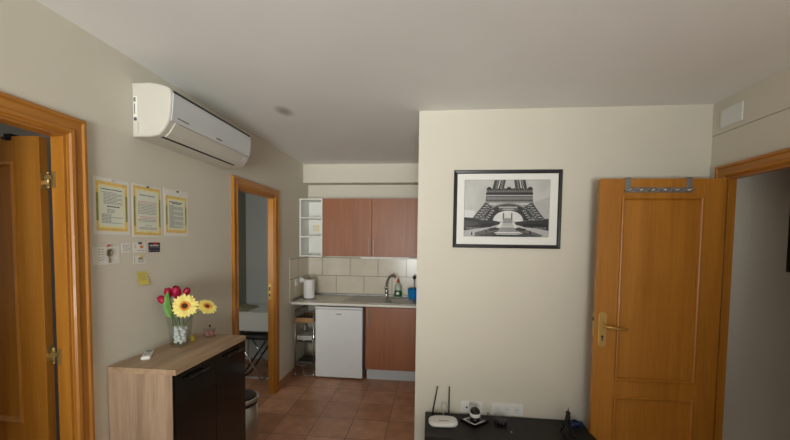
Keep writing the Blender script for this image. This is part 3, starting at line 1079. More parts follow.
for y0, y1, h0, h1 in ((CY0 + 0.001, ym - 0.0015, 1.705, 1.868), (ym + 0.0015, CY1 - 0.001, 2.055, 2.23)):
    d = MB().box(CX1 - 0.021, CX1 - 0.003, y0, y1, 0.065, CT - 0.031, 0.0015).build('door', 'black_gloss', cb)
    hm = MB().tube([(CX1 + 0.020, h0, 0.893), (CX1 + 0.020, h1, 0.893)], 0.0058)
    for y in (h0 + 0.02, h1 - 0.02):
        hm.tube([(CX1 - 0.004, y, 0.893), (CX1 + 0.020, y, 0.893)], 0.004)
    hm.build('handle', 'dark_steel', d)

# remote
rm = thing('remote_control', (-1.535, 1.79, CT), 'white remote control lying on the sideboard', 'remote', None, math.radians(32))
MB().box(-0.022, 0.022, -0.065, 0.065, 0.0, 0.020, 0.007, seg=3).build('body', 'white_plastic', rm, local=True)
rb = MB().box(-0.013, 0.013, 0.028, 0.056, 0.0195, 0.0207)
rb.build('screen', 'grey_mark', rm, local=True)
for i in range(3):
    for j in range(2):
        MB().box(-0.013 + j * 0.016, -0.003 + j * 0.016, 0.012 - i * 0.018, 0.020 - i * 0.018, 0.0195, 0.0215, 0.001).build('button', 'grey_mark' if i else 'plinth_grey', rm, local=True)

# vase
VX, VY = -1.505, 2.008
vs = thing('glass_vase', (VX, VY, CT), 'clear square glass vase holding the flowers on the sideboard', 'vase')


def sqring(h, z, r=0.25, n=6):
    out = []
    rr = h * r
    for q in range(4):
        a0 = q * PI / 2
        cx = (h - rr) * (1 if q in (0, 3) else -1)
        cy = (h - rr) * (1 if q in (0, 1) else -1)
        for k in range(n + 1):
            a = a0 + k / n * PI / 2
            out.append((VX + cx + rr * math.cos(a), VY + cy + rr * math.sin(a), CT + z))
    return out


rings = [sqring(0.036, 0.001), sqring(0.040, 0.004), sqring(0.041, 0.03), sqring(0.057, 0.186), sqring(0.0565, 0.190), sqring(0.054, 0.188), sqring(0.0385, 0.03), sqring(0.036, 0.014)]
vb = MB()
for P, Q in zip(rings[:-1], rings[1:]):
    n = len(P)
    for k_ in range(n):
        vb.poly([P[k_], P[(k_ + 1) % n], Q[(k_ + 1) % n], Q[k_]])
vb.poly(rings[0][::-1])
vb.poly(rings[-1])
bmesh.ops.remove_doubles(vb.bm, verts=list(vb.bm.verts), dist=1e-6)
for f in vb.bm.faces:
    f.smooth = len(f.verts) == 4
vb.build('vessel', 'clear_glass', vs)

# pebbles
rp = random.Random(11)
pebs = []
for lvl in range(6):
    hw = 0.0255 + lvl * 0.0014
    for i in range(4 if lvl % 2 == 0 else 5):
        n_ = 4 if lvl % 2 == 0 else 5
        a = 2 * PI * (i + 0.37 * lvl) / n_ + PI / 4
        rr_ = hw * (0.86 if n_ == 5 else 0.95) * rp.uniform(0.85, 1.05)
        pebs.append((VX + rr_ * math.cos(a), VY + rr_ * math.sin(a), CT + 0.028 + lvl * 0.0155 + rp.uniform(-0.003, 0.003)))
    if lvl % 2:
        pebs.append((VX + rp.uniform(-0.004, 0.004), VY + rp.uniform(-0.004, 0.004), CT + 0.028 + lvl * 0.0155 + 0.004))
p0 = MB().ball((0, 0, 0), 0.0128, sc=(1.05, 0.95, 0.8), jit=0.07).build('pebble', 'pebble_white', base=(0, 0, 0))
tag(p0, 'small white pebble in the bottom of the glass vase', 'pebble', 'white pebbles in the vase')
for i, p in enumerate(pebs):
    o = p0 if i == 0 else p0.copy()
    if i:
        COL.objects.link(o)
    o.location = p
    o.rotation_euler = (rp.uniform(0, 3), rp.uniform(0, 3), rp.uniform(0, 3))


def bez(p0, p1, p2, n=10):
    p0, p1, p2 = Vector(p0), Vector(p1), Vector(p2)
    return [p0 * (1 - t) ** 2 + p1 * 2 * t * (1 - t) + p2 * t * t for t in [k / n for k in range(n + 1)]]


def daisy(name, pos, normal, R_, label, foot, squash=1.0, seed=1):
    r_ = random.Random(seed)
    root = thing(name, (pos[0], pos[1], pos[2]), label, 'flower', 'yellow flowers in the vase')
    q = Vector(normal).to_track_quat('Z', 'Y').to_matrix().to_4x4()
    M = Matrix.Translation(pos) @ q
    pm = MB()
    for layer, (n, rr, lift, wd) in enumerate(((20, R_, 0.0, 0.0085), (20, R_ * 0.8, 0.006, 0.0078))):
        for k in range(n):
            a = 2 * PI * k / n + r_.uniform(-0.06, 0.06) + layer * 0.16
            L = rr * r_.uniform(0.9, 1.05)
            cup = r_.uniform(0.02, 0.16)
            b = bmesh.new()
            S_ = 5
            prev = None
            for s in range(S_ + 1):
                f_ = s / S_
                rad = 0.12 * R_ + f_ * (L - 0.12 * R_)
                ww = wd * (0.45 + 1.1 * f_ - 0.95 * f_ ** 4) * (R_ / 0.062)
                if s == S_:
                    ww *= 0.25
                h_ = lift + L * cup * math.sin(f_ * PI * 0.8)
                row = []
                for e in (-1, 0, 1):
                    row.append(b.verts.new((rad, e * ww, h_ - (0.002 if e == 0 else 0))))
                if prev:
                    for e in range(2):
                        fc = b.faces.new((prev[e], prev[e + 1], row[e + 1], row[e]))
                        fc.smooth = True
                prev = row
            b.transform(Matrix.Rotation(a, 4, 'Z'))
            pm._merge(b, 'petal_yellow', M)
    pm.build('petals', None, root, recalc=False)
    im = MB()
    for k in range(26):
        a = 2 * PI * k / 26
        im.tube([(0.2 * R_ * math.cos(a), 0.2 * R_ * math.sin(a), 0.007), (0.42 * R_ * math.cos(a + 0.1), 0.42 * R_ * math.sin(a + 0.1), 0.013)], [0.003, 0.0016], seg=5, M=M)
    im.build('inner_petals', 'petal_orange', root)
    MB().lathe([(0, 0.016), (0.1 * R_, 0.016), (0.17 * R_, 0.014), (0.21 * R_, 0.009), (0.2 * R_, 0.003), (0, 0.001)], seg=18, M=M).build('core', 'flower_core', root)
    back = Vector(pos) - Vector(normal).normalized() * 0.03
    MB().tube([Vector(pos)] + bez(back, (back + Vector(foot)) / 2 + Vector((0, 0, 0.04)), foot), 0.003, seg=7).build('stem', 'stem_green', root)


tocam = Vector((0, 0, 1.6)) - Vector((-1.47, 1.97, 1.2))
daisy('yellow_daisy', (-1.455, 1.985, 1.213), (tocam.x * 0.85, tocam.y, tocam.z * 0.8), 0.072, 'large yellow daisy facing the camera, with a dark round core', (VX - 0.018, VY - 0.012, CT + 0.125), seed=2)
daisy('yellow_daisy', (-1.366, 2.06, 1.194), (0.5, -0.28, 0.62), 0.060, 'yellow daisy turned sideways, to the right of the big one', (VX + 0.018, VY + 0.01, CT + 0.125), seed=3)


def tulip(pos, direc, L, label, foot, leafy=False):
    root = thing('red_tulip', pos, label, 'flower', 'red tulips in the vase')
    q = Vector(direc).to_track_quat('Z', 'Y').to_matrix().to_4x4()
    M = Matrix.Translation(pos) @ q
    pm = MB()
    for lay_, n in ((0, 3), (1, 3)):
        for k in range(n):
            a0 = 2 * PI * (k + 0.5 * lay_) / n

            def fn(u, v, a0=a0, lay_=lay_):
                s = v
                rad = L * 0.33 * math.sin(PI * (0.06 + 0.80 * s)) ** 0.8 * (1 - 0.06 * lay_) + 0.001
                half = 1.05 * math.sin(PI * min(1, 0.12 + 0.88 * s)) ** 0.6 if s < 0.999 else 0.05
                a = a0 + (u - 0.5) * 2 * half
                return M @ Vector((rad * math.cos(a), rad * math.sin(a), L * (s - 0.5) * (1.02 - 0.05 * abs(u - 0.5))))
            pm.grid(fn, 6, 8)
    pm.build('bloom', 'tulip_red', root, recalc=False)
    b0 = Vector(pos) - Vector(direc).normalized() * L * 0.47
    MB().tube(bez(b0, b0 - Vector(direc).normalized() * 0.05, foot), 0.0032, seg=7).build('stem', 'stem_green', root)
    if leafy:
        base = Vector((-1.520, 1.945, 1.150))
        tip = Vector((-1.535, 1.950, 1.300))

        def lf(u, v):
            w_ = 0.021 * math.sin(PI * min(0.98, 0.12 + 0.86 * v)) ** 0.8
            c = base.lerp(tip, v) + Vector((-0.012, -0.006, 0)) * math.sin(PI * v)
            return c + Vector((0.78, 0.55, 0.1)) * (u - 0.5) * 2 * w_ + Vector((0.3, -0.6, 0)) * 0.006 * (1 - (2 * u - 1) ** 2)
        MB().grid(lf, 4, 10).build('leaf', 'leaf_green', root, recalc=False)


tulip((-1.566, 1.945, 1.250), (-0.55, -0.1, 0.55), 0.062, 'red tulip drooping outermost on the left of the vase', (VX - 0.03, VY - 0.02, CT + 0.125))
tulip((-1.560, 1.985, 1.288), (-0.25, 0.0, 1), 0.064, 'upright red tulip, second from the left, above the green leaf', (VX - 0.028, VY, CT + 0.125), True)
tulip((-1.524, 2.005, 1.290), (0.05, -0.25, 1), 0.080, 'biggest red tulip, above the left rim of the large yellow daisy', (VX - 0.012, VY + 0.012, CT + 0.125))
tulip((-1.480, 2.035, 1.288), (0.35, 0.0, 1), 0.058, 'rightmost red tulip, half hidden behind the large yellow daisy', (VX + 0.005, VY + 0.02, CT + 0.125))

# perfume bottle
pb = thing('perfume_bottle', (-1.450, 2.215, CT), 'small square scent bottle with reddish liquid, right of the vase', 'perfume bottle', None, math.radians(24))
MB().box(-0.036, 0.036, -0.013, 0.013, 0.001, 0.060, 0.005, seg=3).build('glass', 'perfume_glass', pb, local=True)
MB().box(-0.024, -0.002, -0.0137, 0.0137, 0.014, 0.046, 0.002).box(0.002, 0.024, -0.0137, 0.0137, 0.014, 0.046, 0.002).build('liquid_window', 'perfume_liquid', pb, local=True)
MB().lathe([(0, 0.060), (0.007, 0.060), (0.007, 0.068), (0, 0.068)], seg=14).build('collar', 'steel', pb, local=True)
MB().lathe([(0, 0.068), (0.006, 0.068), (0.0065, 0.082), (0, 0.084)], seg=14).build('cap', 'black_plastic', pb, local=True)

# yellow ornament behind the vase
yo = MB().lathe([(0, 0.0), (0.010, 0.001), (0.015, 0.010), (0.015, 0.022), (0.009, 0.034), (0.005, 0.041), (0.0, 0.043)], (-1.492, 2.098, CT), 16)
tag(yo.build('yellow_ornament', 'yellow_ceramic', base=(-1.492, 2.098, CT)), 'small yellow ornament half hidden behind the glass vase', 'ornament')

# pedal bin behind the sideboard
bn = thing('pedal_bin', (-1.372, 2.44, 0), 'steel bin with a black lid behind the sideboard', 'bin')
MB().lathe([(0, 0.04), (0.118, 0.04), (0.121, 0.04), (0.121, 0.430), (0, 0.430)], (-1.372, 2.44, -0.012), 36).build('body', 'brushed_steel', bn)
MB().lathe([(0, 0.012), (0.12, 0.012), (0.122, 0.018), (0.122, 0.042), (0, 0.042)], (-1.372, 2.44, -0.012), 36).build('base', 'black_plastic', bn)
MB().lathe([(0, 0.430), (0.123, 0.430), (0.125, 0.435), (0.125, 0.453), (0, 0.453)], (-1.372, 2.44, -0.012), 36).build('collar', 'black_plastic', bn)
MB().lathe([(0, 0.453), (0.129, 0.453), (0.131, 0.459), (0.131, 0.477), (0.126, 0.482), (0.118, 0.481), (0, 0.481)], (-1.372, 2.44, -0.012), 36).build('rim', 'steel', bn)
MB().lathe([(0.117, 0.4805), (0.112, 0.489), (0.08, 0.495), (0, 0.498)], (-1.372, 2.44, -0.012), 36).build('lid', 'black_plastic', bn)

# ------------------------------------------------------------------ kitchen
YF = 3.996         # front edge of the worktop
wt = thing('worktop', (-0.86, 4.3, 0.86), 'pale worktop running along the kitchen back wall', 'worktop')
SX0, SX1, SY0, SY1 = -1.03, -0.135, 4.085, 4.535     # sink cut-out
w_ = MB()
z0, z1 = 0.872, 0.900
w_.box(-A + 0.007, SX0, YF, C - 0.007, z0, z1, 0.002).box(SX0, SX1, YF, SY0, z0, z1, 0.002).box(SX0, SX1, SY1, C - 0.007, z0, z1, 0.002).box(SX1, E - 0.001, YF, C - 0.007, z0, z1, 0.002)
w_.build('slab', 'worktop', wt)
MB().box(-A + 0.007, E - 0.001, C - 0.022, C - 0.007, 0.900, 0.930, 0.004).build('upstand', 'dull_steel', wt)
MB().box(-A + 0.007, -A + 0.022, YF + 0.01, C - 0.022, 0.900, 0.930, 0.004).build('upstand', 'dull_steel', wt)

sk = thing('kitchen_sink', (-0.58, 4.31, 0.9), 'steel sink with a drainboard set into the worktop', 'sink')
bx0, bx1, by0, by1 = -0.52, -0.17, 4.125, 4.45
s_ = MB()
zt = 0.9035
s_.box(SX0 - 0.008, bx0, SY0 - 0.008, SY1 + 0.008, 0.8995, zt, 0.001)
s_.box(bx0, bx1, SY0 - 0.008, by0, 0.8995, zt, 0.001).box(bx0, bx1, by1, SY1 + 0.008, 0.8995, zt, 0.001).box(bx1, SX1 + 0.008, SY0 - 0.008, SY1 + 0.008, 0.8995, zt, 0.001)
s_.build('rim', 'brushed_steel', sk)
bw = MB()


def rrect(x0, x1, y0, y1, r, z, n=6):
    out = []
    for (cx, cy, a0) in ((x1 - r, y1 - r, 0), (x0 + r, y1 - r, PI / 2), (x0 + r, y0 + r, PI), (x1 - r, y0 + r, 1.5 * PI)):
        out += [(cx + r * math.cos(a0 + PI / 2 * k / n), cy + r * math.sin(a0 + PI / 2 * k / n), z) for k in range(n + 1)]
    return out


rs = [rrect(bx0 - 0.004, bx1 + 0.004, by0 - 0.004, by1 + 0.004, 0.02, zt + 0.0006), rrect(bx0 + 0.006, bx1 - 0.006, by0 + 0.006, by1 - 0.006, 0.05, zt - 0.004),
      rrect(bx0 + 0.012, bx1 - 0.012, by0 + 0.012, by1 - 0.012, 0.06, 0.79), rrect(bx0 + 0.035, bx1 - 0.035, by0 + 0.035, by1 - 0.035, 0.06, 0.765)]
for P, Q in zip(rs[:-1], rs[1:]):
    for k_ in range(len(P)):
        bw.poly([P[k_], P[(k_ + 1) % len(P)], Q[(k_ + 1) % len(P)], Q[k_]])
bw.poly(rs[-1])
bmesh.ops.remove_doubles(bw.bm, verts=list(bw.bm.verts), dist=1e-6)
for f in bw.bm.faces:
    f.smooth = True
bw.build('bowl', 'bowl_steel', sk, recalc=False)
db = MB()
for k_ in range(9):
    y = 4.15 + k_ * 0.036
    db.box(-0.97, -0.575, y, y + 0.014, zt - 0.001, zt + 0.003, 0.0015)
db.build('drainboard_ribs', 'brushed_steel', sk)

fc = thing('kitchen_faucet', (-0.553, 4.485, zt), 'chrome tap with a high curved spout behind the sink', 'tap')
MB().lathe([(0, 0), (0.026, 0), (0.026, 0.006), (0.020, 0.012), (0.019, 0.07), (0.023, 0.078), (0.022, 0.10), (0.012, 0.112), (0, 0.114)], (-0.553, 4.485, zt), 20).build('base', 'chrome', fc)
MB().tube(bez((-0.553, 4.48, zt + 0.06), (-0.565, 4.47, 1.185), (-0.465, 4.42, 1.19), 12) + bez((-0.465, 4.42, 1.19), (-0.44, 4.405, 1.188), (-0.432, 4.40, 1.165), 5)[1:], 0.015, seg=12).build('spout', 'chrome', fc)
MB().tube([(-0.553, 4.485, zt + 0.11), (-0.556, 4.46, zt + 0.125), (-0.575, 4.42, zt + 0.14)], [0.009, 0.007, 0.006]).build('lever', 'chrome', fc)

so = thing('soap_bottle', (-0.408, 4.505, zt), 'clear green dish soap bottle with an orange cap behind the sink', 'soap bottle')
c_ = (-0.408, 4.505, zt)
MB().lathe([(0, 0.001), (0.046, 0.001), (0.050, 0.01), (0.049, 0.06), (0.042, 0.10), (0.046, 0.13), (0.036, 0.165), (0.016, 0.185), (0.015, 0.197), (0, 0.197)], c_, 24, squash=0.6).build('body', 'soap_bottle', so)
MB().lathe([(0.0503, 0.020), (0.0498, 0.06), (0.0436, 0.098)], c_, 24, squash=0.62).build('label', 'soap_green', so)
MB().ball((-0.408, 4.505 - 0.030, zt + 0.062), 0.022, sc=(1, 0.12, 1)).build('label_mark', 'paper', so)
MB().lathe([(0, 0.195), (0.020, 0.195), (0.018, 0.220), (0.010, 0.224), (0.009, 0.246), (0, 0.247)], c_, 18).build('cap', 'soap_cap', so)

bc = MB()
bcx, bcy = -0.222, 4.335
bpos = (-0.205, 4.47)
bc.lathe([(0, 0.001), (0.050, 0.001), (0.058, 0.02), (0.066, 0.125), (0.069, 0.130), (0.063, 0.128), (0.055, 0.02), (0, 0.012)], (-0.215, 4.46, zt), 28)
tag(bc.build('blue_pot', 'blue_plastic', base=(-0.215, 4.46, zt)), 'bright blue plastic pot beside the sink', 'pot')
br = thing('dish_brush', (-0.212, 4.46, zt + 0.02), 'dish brush with a dark head standing in the blue pot', 'brush')
MB().tube([(-0.222, 4.46, zt + 0.030), (-0.205, 4.46, zt + 0.14), (-0.200, 4.46, 1.15)], [0.005, 0.006, 0.006]).build('handle', 'steel', br)
MB().ball((-0.200, 4.458, 1.172), 0.022, sc=(1, 0.7, 1.1), jit=0.04).build('bristles', 'black_plastic', br)

# paper towel
pt = thing('paper_towel', (-1.484, 4.26, 0.9), 'white roll of paper towel on a steel stand on the worktop', 'paper towel')
c_ = (-1.484, 4.26, 0.9005)
MB().lathe([(0, 0), (0.076, 0), (0.078, 0.004), (0.076, 0.009), (0.01, 0.011), (0.0065, 0.012), (0.0065, 0.262), (0.011, 0.266), (0.012, 0.276), (0.006, 0.282), (0, 0.283)], c_, 28).build('stand', 'dull_steel', pt)
MB().lathe([(0.014, 0.013), (0.066, 0.013), (0.067, 0.016), (0.067, 0.236), (0.066, 0.239), (0.014, 0.239)], c_, 36).build('roll', 'paper_towel', pt)

# sockets on the tiled side wall
so1 = thing('wall_socket', (-A + 0.006, 4.165, 1.06), 'white socket on the side tiles behind the paper towel', 'socket')
MB().box(-A + 0.006, -A + 0.015, 4.125, 4.207, 1.07, 1.152, 0.003).build('plate', 'white_plastic', so1)
MB().lathe([(0, 0.0), (0.018, 0.0), (0.020, 0.003), (0, 0.003)], seg=20, M=Matrix.Translation((-A + 0.014, 4.166, 1.111)) @ Matrix.Rotation(PI / 2, 4, 'Y')).build('socket_well', 'white_matte', so1)
so2 = thing('plug_adapter', (-A + 0.006, 4.32, 1.06), 'white plug on the side tiles nearest the back corner', 'plug')
MB().box(-A + 0.006, -A + 0.014, 4.275, 4.357, 1.085, 1.167, 0.003).build('plate', 'white_plastic', so2)
MB().box(-A + 0.012, -A + 0.055, 4.29, 4.342, 1.098, 1.152, 0.008, seg=3).build('plug', 'white_plastic', so2)

# fridge
fg = thing('small_fridge', (-1.049, 4.3, 0), 'small white fridge under the worktop', 'fridge')
FX, GX = -1.331, -0.7675
MB().box(FX + 0.004, GX - 0.004, 4.075, 4.56, 0.012, 0.825, 0.006).build('body', 'fridge_white', fg)
MB().box(FX, GX, 4.020, 4.57, 0.828, 0.852, 0.006, seg=3).build('lid', 'fridge_white', fg)
fd = MB().box(FX + 0.002, GX - 0.002, 4.024, 4.073, 0.022, 0.824, 0.010, seg=3).build('door', 'fridge_white', fg)
MB().prism([(-1.05 + 0.035 * math.cos(PI + PI * k_ / 10), 0.772 + 0.012 * math.sin(PI + PI * k_ / 10)) for k_ in range(11)] + [(-1.05 + 0.035, 0.777), (-1.05 - 0.035, 0.777)], 'y', 4.0215, 4.0245).build('badge', 'badge_grey', fd)
MB().box(FX + 0.01, GX - 0.01, 4.06, 4.09, 0.824, 0.829).build('seal', 'grey_mark', fg)
for x in (FX + 0.05, GX - 0.05):
    MB().lathe([(0, 0), (0.015, 0), (0.015, 0.014), (0, 0.014)], (x, 4.10, 0), 12).build('foot', 'black_plastic', fg)
    MB().lathe([(0, 0), (0.015, 0), (0.015, 0.014), (0, 0.014)], (x, 4.52, 0), 12).build('foot', 'black_plastic', fg)

# base cabinet below the sink
bs = thing('base_cabinet', (-0.42, 4.3, 0), 'cherry wood sink cabinet right of the fridge', 'cabinet')
b0, b1 = -0.738, E - 0.002
MB().box(b0, b0 + 0.016, 4.064, 4.57, 0.125, 0.872).box(b1 - 0.016, b1, 4.064, 4.57, 0.125, 0.872).box(b0 + 0.016, b1 - 0.016, 4.064, 4.57, 0.125, 0.141).box(b0 + 0.016, b1 - 0.016, 4.564, 4.57, 0.141, 0.872).build('carcass', 'cherry_laminate', bs)
dd = MB().box(b0 + 0.002, b1 - 0.002, 4.044, 4.062, 0.130, 0.858, 0.0015).build('door', 'cherry_laminate', bs)
MB().box(b0 + 0.030, b0 + 0.038, 4.018, 4.026, 0.66, 0.84, 0.002).box(b0 + 0.030, b0 + 0.038, 4.026, 4.045, 0.67, 0.678).box(b0 + 0.030, b0 + 0.038, 4.026, 4.045, 0.822, 0.83).build('handle', 'dull_steel', dd)
MB().box(b0 + 0.012, b1, 4.089, 4.105, 0, 0.124, 0.001).build('plinth', 'plinth_grey', bs)

# wall cabinet
YC = 4.286
wc = thing('wall_cabinet', (-0.72, 4.45, 1.43), 'cherry wood wall cabinet with two doors above the sink', 'cabinet')
c0, c1 = -1.328, E - 0.002
zc0, zc1 = 1.43, 2.133
MB().box(c0, c1, YC + 0.02, C - 0.001, zc1 - 0.016, zc1).box(c0, c1, YC + 0.02, C - 0.007, zc0, zc0 + 0.016).box(c0, c0 + 0.016, YC + 0.02, C - 0.007, zc0, zc1).box(c1 - 0.016, c1, YC + 0.02, C - 0.007, zc0, zc1).box(c0, c1, C - 0.012, C - 0.007, zc0, zc1).box(c0 + 0.016, c1 - 0.016, YC + 0.03, C - 0.012, 1.77, 1.786).build('carcass', 'cherry_laminate', wc)
xm = -0.716
for x0, x1, hx in ((c0 + 0.001, xm - 0.002, -0.742), (xm + 0.002, c1 - 0.001, -0.686)):
    d = MB().box(x0, x1, YC, YC + 0.018, zc0 + 0.001, zc1 - 0.001, 0.0015).build('door', 'cherry_laminate', wc)
    MB().box(hx - 0.004, hx + 0.004, YC - 0.028, YC - 0.020, 1.455, 1.66, 0.002).box(hx - 0.004, hx + 0.004, YC - 0.02, YC + 0.001, 1.465, 1.473).box(hx - 0.004, hx + 0.004, YC - 0.02, YC + 0.001, 1.642, 1.65).build('handle', 'dull_steel', d)
ul = thing('cabinet_lamp', (-0.55, 4.33, 1.43), 'slim white strip lamp under the wall cabinet, switched off', 'lamp')
MB().box(-0.86, -0.25, 4.30, 4.34, 1.412, 1.430, 0.003).build('housing', 'white_plastic', ul)
MB().box(-0.845, -0.265, 4.303, 4.337, 1.406, 1.4125, 0.003).build('diffuser', 'lamp_white', ul)

# open shelf unit
us = thing('open_shelf_unit', (-1.472, 4.45, 1.425), 'white open shelf unit with three compartments on the kitchen left wall', 'shelf unit')
u0, u1 = -A + 0.001, c0 - 0.001
for x in (u0, u1 - 0.016):
    MB().box(x, x + 0.016, YC, C - 0.007, 1.42, 2.133, 0.001).build('side_panel', 'shelf_white', us)
MB().box(u0 + 0.016, u1 - 0.016, C - 0.013, C - 0.007, 1.42, 2.133).build('back_panel', 'shelf_white', us)
for z in (1.42, 1.657, 1.890, 2.117):
    MB().box(u0 + 0.016, u1 - 0.016, YC, C - 0.013, z, z + 0.016, 0.001).build('shelf', 'shelf_white', us)
ss = thing('wall_socket', (-1.5, C - 0.013, 1.745), 'cream socket plate inside the middle compartment of the open shelf unit', 'socket')
MB().box(-1.548, -1.466, C - 0.022, C - 0.013, 1.742, 1.824, 0.003).build('plate', 'border_cream', ss)
MB().box(-1.536, -1.510, C - 0.025, C - 0.021, 1.755, 1.811, 0.002).box(-1.504, -1.478, C - 0.025, C - 0.021, 1.755, 1.811, 0.002).build('rocker', 'paper', ss)

# chrome cart under the worktop
ct = thing('storage_cart', (-1.47, 4.2, 0), 'narrow chrome storage rack on castors under the worktop', 'rack')
tx0, tx1, ty0, ty1 = -1.588, -1.362, 4.065, 4.40
for x in (tx0, tx1):
    for y in (ty0, ty1):
        lg = MB().tube([(x, y, 0.04), (x, y, 0.79)], 0.007).build('post', 'chrome', ct)
        MB().lathe([(0, 0), (0.016, 0.004), (0.019, 0.018), (0.016, 0.032), (0.006, 0.042), (0, 0.042)], (x, y, 0), 14).build('castor', 'steel', lg)
MB().tube([(tx0, ty0, 0.785), (tx1, ty0, 0.785), (tx1, ty1, 0.785), (tx0, ty1, 0.785)], 0.007, closed=True, seg=8).build('top_rail', 'chrome', ct)


def wire_tier(z):
    q = MB().tube([(tx0, ty0, z), (tx1, ty0, z), (tx1, ty1, z), (tx0, ty1, z)], 0.0045, closed=True, seg=6)
    q.tube([(tx0, ty0, z + 0.035), (tx1, ty0, z + 0.035), (tx1, ty1, z + 0.035), (tx0, ty1, z + 0.035)], 0.003, closed=True, seg=6)
    for k_ in range(9):
        y = ty0 + (ty1 - ty0) * (k_ + 1) / 10
        q.tube([(tx0, y, z), (tx1, y, z)], 0.002, seg=5)
    q.build('wire_tier', 'chrome', ct)


wire_tier(0.40)
wire_tier(0.13)
tr = MB()
tr.box(tx0 + 0.004, tx1 - 0.004, ty0 - 0.014, ty0 - 0.002, 0.645, 0.705, 0.003).box(tx0 + 0.004, tx1 - 0.004, ty1 - 0.012, ty1, 0.645, 0.705, 0.003)
tr.box(tx0 + 0.010, tx0 + 0.020, ty0 - 0.002, ty1 - 0.012, 0.645, 0.705, 0.003).box(tx1 - 0.020, tx1 - 0.010, ty0 - 0.002, ty1 - 0.012, 0.645, 0.705, 0.003).box(tx0 + 0.020, tx1 - 0.020, ty0 - 0.002, ty1 - 0.012, 0.645, 0.653)
tr.build('wooden_tray', 'tray_wood', ct)
rr = random.Random(4)
for i in range(5):
    x = tx0 + 0.042 + i * 0.031
    o = MB().ball((0, 0, 0), 0.026, sc=(0.55, 1.6, 1.25), jit=0.07, sub=2).build('dark_bundle', 'fabric_dark', base=(0, 0, 0))
    o.location = (x, 4.17 + rr.uniform(-0.02, 0.03), 0.687)
    tag(o, 'small dark bundle in the wooden tray of the chrome rack', 'bundle', 'dark bundles in the wooden tray')


def folded(z, h, mat, label, dx):
    q = MB()
    n = 3
    for k_ in range(n):
        q.box(tx0 + 0.016 + dx, tx1 - 0.022, ty0 + 0.006, ty0 + 0.25, z + k_ * h / n, z + (k_ + 1) * h / n - 0.0005, h / n * 0.42, seg=3)
    tag(q.build('folded_cloth', mat, base=((tx0 + tx1) / 2, ty0 + 0.12, z)), label, 'cloth')


folded(0.406, 0.030, 'fabric_dark', 'dark folded cloth under the white one in the chrome rack', 0.0)
folded(0.437, 0.050, 'fabric_white', 'white folded cloth on the middle tier of the chrome rack', 0.0)
folded(0.136, 0.045, 'fabric_dark', 'dark folded cloth on the lowest tier of the chrome rack', 0.01)
tag(MB().tube(bez((-1.57, 4.25, 0.19), (-1.5, 4.03, 0.02), (-1.44, 4.06, 0.008), 8) + bez((-1.44, 4.06, 0.008), (-1.40, 4.08, 0.006), (-1.352, 4.16, 0.006), 6)[1:], 0.004, seg=7).build('power_cable', 'cable_grey', base=(-1.45, 4.1, 0)),
    'pale cable trailing on the floor under the chrome rack', 'cable')

# ------------------------------------------------------------------ room beyond the second doorway
dk = thing('white_desk', (-2.09, 4.28, 0), 'white desk in the room behind the narrow doorway', 'desk')
MB().box(-2.475, -1.708, 4.0, 4.59, 0.735, 0.76, 0.003).build('top', 'white_matte', dk)
MB().box(-2.46, -1.715, 4.012, 4.03, 0.535, 0.735, 0.002).build('apron', 'white_matte', dk)
for x in (-2.475, -1.738):
    for y in (4.03, 4.55):
        MB().box(x, x + 0.03, y, y + 0.03, 0, 0.735, 0.002).build('leg', 'white_matte', dk)
struct('trim_6', MB().box(-2.47, -1.71, 3.93, 3.975, 0, 0.003), 'white_matte', 'white strip across the floor of the room behind the narrow doorway', 'floor strip')
cl = MB()
rr = random.Random(9)
hs = [[rr.uniform(0.3, 1) for _ in range(9)] for _ in range(9)]


def clf(u, v):
    e = min(u, 1 - u, v, 1 - v) * 4
    e = max(0.0, min(1.0, e))
    i, j = min(8, int(round(u * 8))), min(8, int(round(v * 8)))
    return (-2.455 + 0.28 * u, 4.05 + 0.32 * v, 0.7615 + 0.055 * e * hs[i][j])


cl.grid(clf, 8, 8)
tag(cl.build('crumpled_cloth', 'fabric_beige', base=(-2.3, 4.2, 0.761)), 'crumpled beige cloth lying on the white desk', 'cloth')
fch = thing('folding_chair', (-2.02, 3.95, 0), 'black folding stool with crossed chrome legs under the white desk', 'stool')
MB().box(-2.20, -1.83, 3.86, 4.09, 0.475, 0.505, 0.012, seg=3).build('seat', 'black_plastic', fch)
for y in (3.845, 4.105):
    MB().tube([(-2.185, y, 0.49), (-1.90, y, 0.012)], 0.010).build('leg', 'chrome', fch)
    MB().tube([(-1.85, y, 0.47), (-2.16, y, 0.012)], 0.010).build('leg', 'black_plastic', fch)
MB().tube([(-1.90, 3.845, 0.014), (-1.90, 4.105, 0.014)], 0.010).build('foot_bar', 'chrome', fch)
MB().tube([(-2.16, 3.845, 0.014), (-2.16, 4.105, 0.014)], 0.010).build('foot_bar', 'black_plastic', fch)

# ------------------------------------------------------------------ low black bench under the picture
TZ = 0.33
tv = thing('low_bench', (0.54, 2.5, 0), 'low black bench against the picture wall at the bottom edge', 'bench')
T0, T1, TY0, TY1 = -0.02, 1.105, 2.315, 2.664
MB().box(T0, T1, TY0, TY1, TZ - 0.045, TZ, 0.002).build('top', 'black_wood', tv)
for x in (T0, T1 - 0.04):
    MB().box(x, x + 0.04, TY0 + 0.005, TY1, 0, TZ - 0.045, 0.001).build('side_panel', 'black_wood', tv)
MB().box(T0 + 0.04, T1 - 0.04, TY0 + 0.01, TY1, 0.03, 0.06).build('shelf', 'black_wood', tv)
MB().box(T0 + 0.04, T1 - 0.04, TY1 - 0.01, TY1, 0.06, TZ - 0.045).build('back_panel', 'black_wood', tv)


